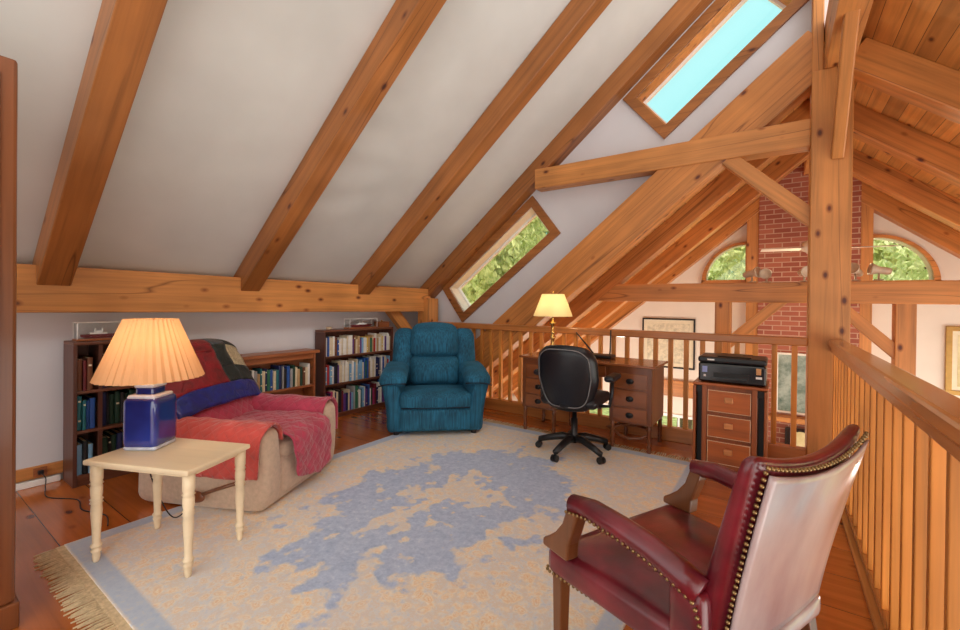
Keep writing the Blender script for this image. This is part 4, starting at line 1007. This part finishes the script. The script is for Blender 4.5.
sn = [(-.245, -.26, .392), (-.328, .27, .392), (-.318, .287, .392), (.318, .287, .392), (.328, .27, .392), (.245, -.26, .392)]
nails(sn, .0165).build('nailhead_trim', 'nail', lc, smooth=True)
for s in (-1, 1):
    # show-wood arm support: broad at the seat, sweeping back and up to the pad
    prof = [(.285, .475), (.285, .50), (.262, .515), (.225, .545), (.190, .59), (.172, .64), (.168, .668), (.118, .668), (.128, .62), (.145, .57), (.160, .53), (.165, .475)]
    x0, x1 = s * .315 - .026, s * .315 + .026
    sp = MB().prism(prof, lambda y, z: (x0, y, z), lambda y, z: (x1, y, z)).build('arm_support', 'armwood', lc, bevel=.008)
    path = [(s * .315, .165, .655), (s * .312, .08, .668), (s * .305, -.02, .660), (s * .295, -.11, .645), (s * .285, -.19, .62), (s * .28, -.24, .60)]
    MB().tube(path, [.030, .033, .034, .035, .036, .036], 14, (1.0, 1.0)).build('arm_pad', 'leather', lc, smooth=True)
    nl = [(x + s * .030, y, z - .018) for x, y, z in path]
    nl = nl + [(nl[-1][0], nl[-1][1] - .02, nl[-1][2] - .06), (nl[-1][0] - s * .01, nl[-1][1] - .01, .41)]
    nails(nl, .0165).build('nailhead_trim', 'nail', lc, smooth=True)
    MB().rbox(s * .272 - .028, s * .272 + .028, -.255, -.16, .40, .60, .02, 6).build('arm_panel', 'leather', lc, smooth=True)

# ---------------------------------------------------------------- great room furnishings
def picture(name, x0, x1, z0, z1, y, fw, fm, mm, am, label, matw):
    t = thing(name, label, 'picture', ((x0 + x1) / 2, y, z0)); w = (x1 - x0) / 2; H = z1 - z0; m = MB()
    for q in ((-w, w, 0, fw), (-w, w, H - fw, H), (-w, -w + fw, fw, H - fw), (w - fw, w, fw, H - fw)): m.box(q[0], q[1], -.03, 0, q[2], q[3])
    m.build('frame', fm, t, bevel=.004)
    if matw: MB().box(-w + fw, w - fw, -.012, -.002, fw, H - fw).build('mount', mm, t)
    MB().box(-w + fw + matw, w - fw - matw, -.015, -.011, fw + matw, H - fw - matw).build('print', am, t)
picture('framed_picture', -1.985, -1.13, .215, 1.072, 7.998, .025, 'iron', 'mat', 'art1', 'black-framed pale engraving hanging on the gable wall behind the railing', .06)
picture('framed_picture', 1.79, 2.45, .19, 1.07, 7.998, .06, 'gold', 'mat', 'art3', 'gilt-framed picture on the gable wall beyond the stair railing', .05)
picture('framed_picture', -.01, .66, -.27, .62, 7.798, .03, 'mortarwhite', 'mat', 'art2', 'pale-framed green landscape over the mantel on the brick chimney', .0)
mt = MB().box(-.22, .90, 7.60, 7.80, -.37, -.30).build('mantel_shelf', 'pineX', bevel=.01); tag(mt, 'pine mantel shelf across the brick chimney', 'shelf')
ck = thing('mantel_clock', 'dark round-faced clock on the brick ledge under the mantel', 'clock', (.28, 7.70, -.74))
MB().box(-.17, .17, -.06, .06, 0, .29).build('case', 'blackgloss', ck, bevel=.02)
MB().tube([(0.02, -.06, .145), (.02, -.066, .145)], .11, 28).build('dial', 'art3', ck)
lg_ = MB().box(-.245, .93, 7.55, 7.80, -.80, -.74).build('hearth_ledge', 'pineX', bevel=.008); tag(lg_, 'lower wooden ledge on the brick chimney', 'shelf')
fn = thing('ceiling_fan', 'pale ceiling fan with slim blades hanging in front of the chimney', 'ceiling fan', (.44, 6.3, 2.0))
MB().lathe([(.012, .10), (.012, 1.2)], n=10).build('down_rod', 'ivory', fn, smooth=True)
MB().lathe([(.06, -.11), (.13, -.09), (.215, -.04), (.215, .05), (.12, .09), (.02, .11)], n=28).build('motor_housing', 'offwhite', fn, smooth=True)
MB().lathe([(.02, -.235), (.08, -.225), (.12, -.18), (.125, -.13), (.06, -.11)], n=24).build('added_light_bowl', 'frosted', fn, smooth=True)
bulb(fn, (0, 0, -.165), .05, 28, (1, .87, .70))  # bowl and bulb added under the fan, hidden, to brighten the great room
for k in range(4):
    a = R(8 + 90 * k); b = MB()
    rot = Matrix.Rotation(a, 4, 'Z') @ Matrix.Rotation(R(9), 4, 'X')
    b.box(.20, .62, -.055, .055, -.03, -.022, rot); b.build('blade', 'offwhite', fn, bevel=.004)
def spot(x, z, rz, label, tilt=0):
    t = thing('spotlight', label, 'spotlight', (x, 5.6, 1.562), R(rz), 'spotlights standing on the tie beam')
    MB().lathe([(.04, 0), (.04, .01), (.009, .014), (.009, .075)], n=14).build('stand', 'ivory', t, smooth=True)
    rot = Matrix.Translation((0, 0, .10)) @ Matrix.Rotation(R(80 + tilt), 4, 'X')
    m = MB().lathe([(.028, -.09), (.034, -.07), (.036, -.03), (.034, .0), (.058, .06), (.058, .07), (.045, .055)], n=18); m.v = [tuple(rot @ Vector(v)) for v in m.v]; m.build('head', 'ivory', t, smooth=True)
spot(-.235, 0, 60, 'outermost spotlight on the tie beam, beside the engraving-side quarter window')
spot(-.10, 0, -10, 'second spotlight on the tie beam, in front of the chimney edge', 20)
spot(.225, 0, 20, 'spotlight on the tie beam peeking out beside the massive post', 10)
spot(.63, 0, -30, 'small spotlight on the tie beam past the massive post', -10)
spot(.80, 0, -80, 'outermost spotlight on the tie beam, before the gilt-side quarter window')
for x, y, lab in ((-2.1, 6.35, 'brass uplight lamp added unseen to brighten the great room, below the railing'), (2.3, 5.9, 'brass uplight lamp added unseen to brighten the great room, below the gilt picture')):
    t = thing('added_fill_lamp', lab, 'lamp', (x, y, -2.6))  # unseen fill lamps added to light the planks and gable from below
    MB().lathe([(.16, 0), (.16, .02), (.03, .05), (.014, .08), (.014, 1.55), (.03, 1.58)], n=20).build('stand', 'brass', t, smooth=True)
    MB().lathe([(.03, 1.56), (.10, 1.59), (.17, 1.66), (.175, 1.67), (.165, 1.668), (.09, 1.605), (.02, 1.585)], n=24, cap=False).build('bowl', 'offwhite', t, smooth=True)
    bulb(t, (0, 0, 1.70), .05, 120 if x < 0 else 60, (1, .94, .86))
# ---------------------------------------------------------------- outside
g = MB().box(-60, 60, 8.3, 70, -3.3, -3.2).build('ground', plain('lawn_grass', (200, 208, 140), .95, noise=.4, scale=6)); tag(g, 'green lawn outside beyond the house', 'ground', kind='structure')
def tree(x, y, z0, h, rx, rz, mat, label, n=4200, size=.16):
    t = thing('tree', label, 'tree', (x, y, z0), 0, 'trees outside the windows')
    rnd = random.Random(int(x * 31 + y * 7))
    m = MB().tube([(0, 0, 0), (.1, .05, h * .4), (-.05, .1, h * .75), (0, 0, h)], [.22, .17, .11, .04], 9)
    for k in range(9):
        a = k * 2.4; zz = h * (.35 + .06 * k); m.tube([(0, 0, zz), (rx * .35 * math.cos(a), rx * .35 * math.sin(a), zz + .5), (rx * .75 * math.cos(a), rx * .75 * math.sin(a), zz + 1.1)], [.07, .05, .02], 6)
    m.build('trunk', 'bark', t, smooth=True)
    m = MB(); cz = h - rz * .75
    lobes = [Vector((rnd.uniform(-.75, .75) * rx, rnd.uniform(-.75, .75) * rx, cz + rnd.uniform(-.8, .8) * rz)) for _ in range(34)]
    for i in range(n):
        c = rnd.choice(lobes); d = Vector((rnd.gauss(0, 1), rnd.gauss(0, 1), rnd.gauss(0, 1))).normalized() * rx * .34 * rnd.random() ** .4
        p = c + d; e = Euler((rnd.uniform(0, 6), rnd.uniform(0, 6), rnd.uniform(0, 6))).to_matrix(); s = size * rnd.uniform(.6, 1.3)
        a, b = e @ Vector((s, 0, 0)), e @ Vector((0, s * .55, 0)); k = e @ Vector((0, 0, s * .15))
        m.add([p - a, p - b + k, p + a, p + b + k], [(0, 1, 2), (0, 2, 3)])
    me = m.build('crown', mat, t); 
tree(-8.6, 11.5, -3.2, 7.6, 3.0, 3.2, 'leafA', 'leafy tree beyond the tilted window', 20000, .12)
tree(-15.5, 17.0, -3.2, 10.5, 4.2, 4.6, 'leafB', 'paler tree behind the leafy one in the tilted window', 12000, .24)
tree(-15.0, 28.5, -3.2, 13.5, 5.0, 6.0, 'leafA', 'distant tall tree behind the paler tree of the tilted window', 9000, .34)
tree(-2.2, 13.5, -3.2, 8.2, 2.7, 3.4, 'leafA', 'leafy tree outside the engraving-side quarter window', 13000, .10)
tree(3.6, 13.0, -3.2, 8.6, 2.8, 3.6, 'leafB', 'pale leafy tree outside the gilt-side quarter window', 13000, .10)
tree(-8.5, 19.0, -3.2, 6.2, 2.8, 2.6, 'leafB', 'bushy tree across the lawn seen through the low garden windows', 6000, .22)

tree(-3.0, 24.0, -3.2, 11.0, 3.0, 4.4, 'leafB', 'tall pale tree behind the engraving-side window tree', 9000, .2)
tree(4.5, 22.5, -3.2, 11.0, 3.2, 4.4, 'leafA', 'tall tree farther out behind the gilt-side window tree', 9000, .2)
tree(11.0, 16.5, -3.2, 9.0, 3.2, 3.8, 'leafA', 'outermost tree beyond the gilt-side window', 7000, .2)
# ---------------------------------------------------------------- daylight
sl = bpy.data.lights.new('sun', 'SUN'); sl.energy = 7.0; sl.angle = R(2); sl.color = (1, .95, .84)
so = bpy.data.objects.new('sun', sl); COL.objects.link(so); so.rotation_euler = Vector((-1, -.28, .85)).to_track_quat('Z', 'Y').to_euler()
W = bpy.data.worlds.new('daylight'); S.world = W; W.use_nodes = True
n, l = W.node_tree.nodes, W.node_tree.links
bg = n['Background']; tc = n.new('ShaderNodeTexCoord'); sp = n.new('ShaderNodeSeparateXYZ'); l.new(tc.outputs['Generated'], sp.inputs[0])
# pale blue sky to the north (+Y, beyond the gable), bright hazy white to the south, brightest in the east (+X)
def mrange(i, a, b):
    m = n.new('ShaderNodeMapRange'); m.inputs[1].default_value = a; m.inputs[2].default_value = b; l.new(sp.outputs[i], m.inputs[0]); return m
def wmix(fac, a, b):
    m = n.new('ShaderNodeMix'); m.data_type = 'RGBA'; l.new(fac.outputs[0], m.inputs[0])
    for k, q in ((6, a), (7, b)):
        if isinstance(q, tuple): m.inputs[k].default_value = q
        else: l.new(q.outputs[2], m.inputs[k])
    return m
east = wmix(mrange(0, .2, .8), (2.0, 1.94, 1.86, 1), (5.0, 4.8, 4.5, 1))
mx = wmix(mrange(1, .2, .5), east, (.62, 1.28, 1.28, 1))
l.new(mx.outputs[2], bg.inputs['Color']); bg.inputs['Strength'].default_value = 1.0

S.view_settings.view_transform = 'Standard'; S.view_settings.look = 'None'; S.view_settings.gamma = 1; S.view_settings.use_curve_mapping = False
S.view_settings.exposure = -.30
try:
    S.cycles.use_denoising = True; S.cycles.max_bounces = 10; S.cycles.diffuse_bounces = 6; S.cycles.transparent_max_bounces = 12; S.cycles.sample_clamp_indirect = 8
except Exception: pass
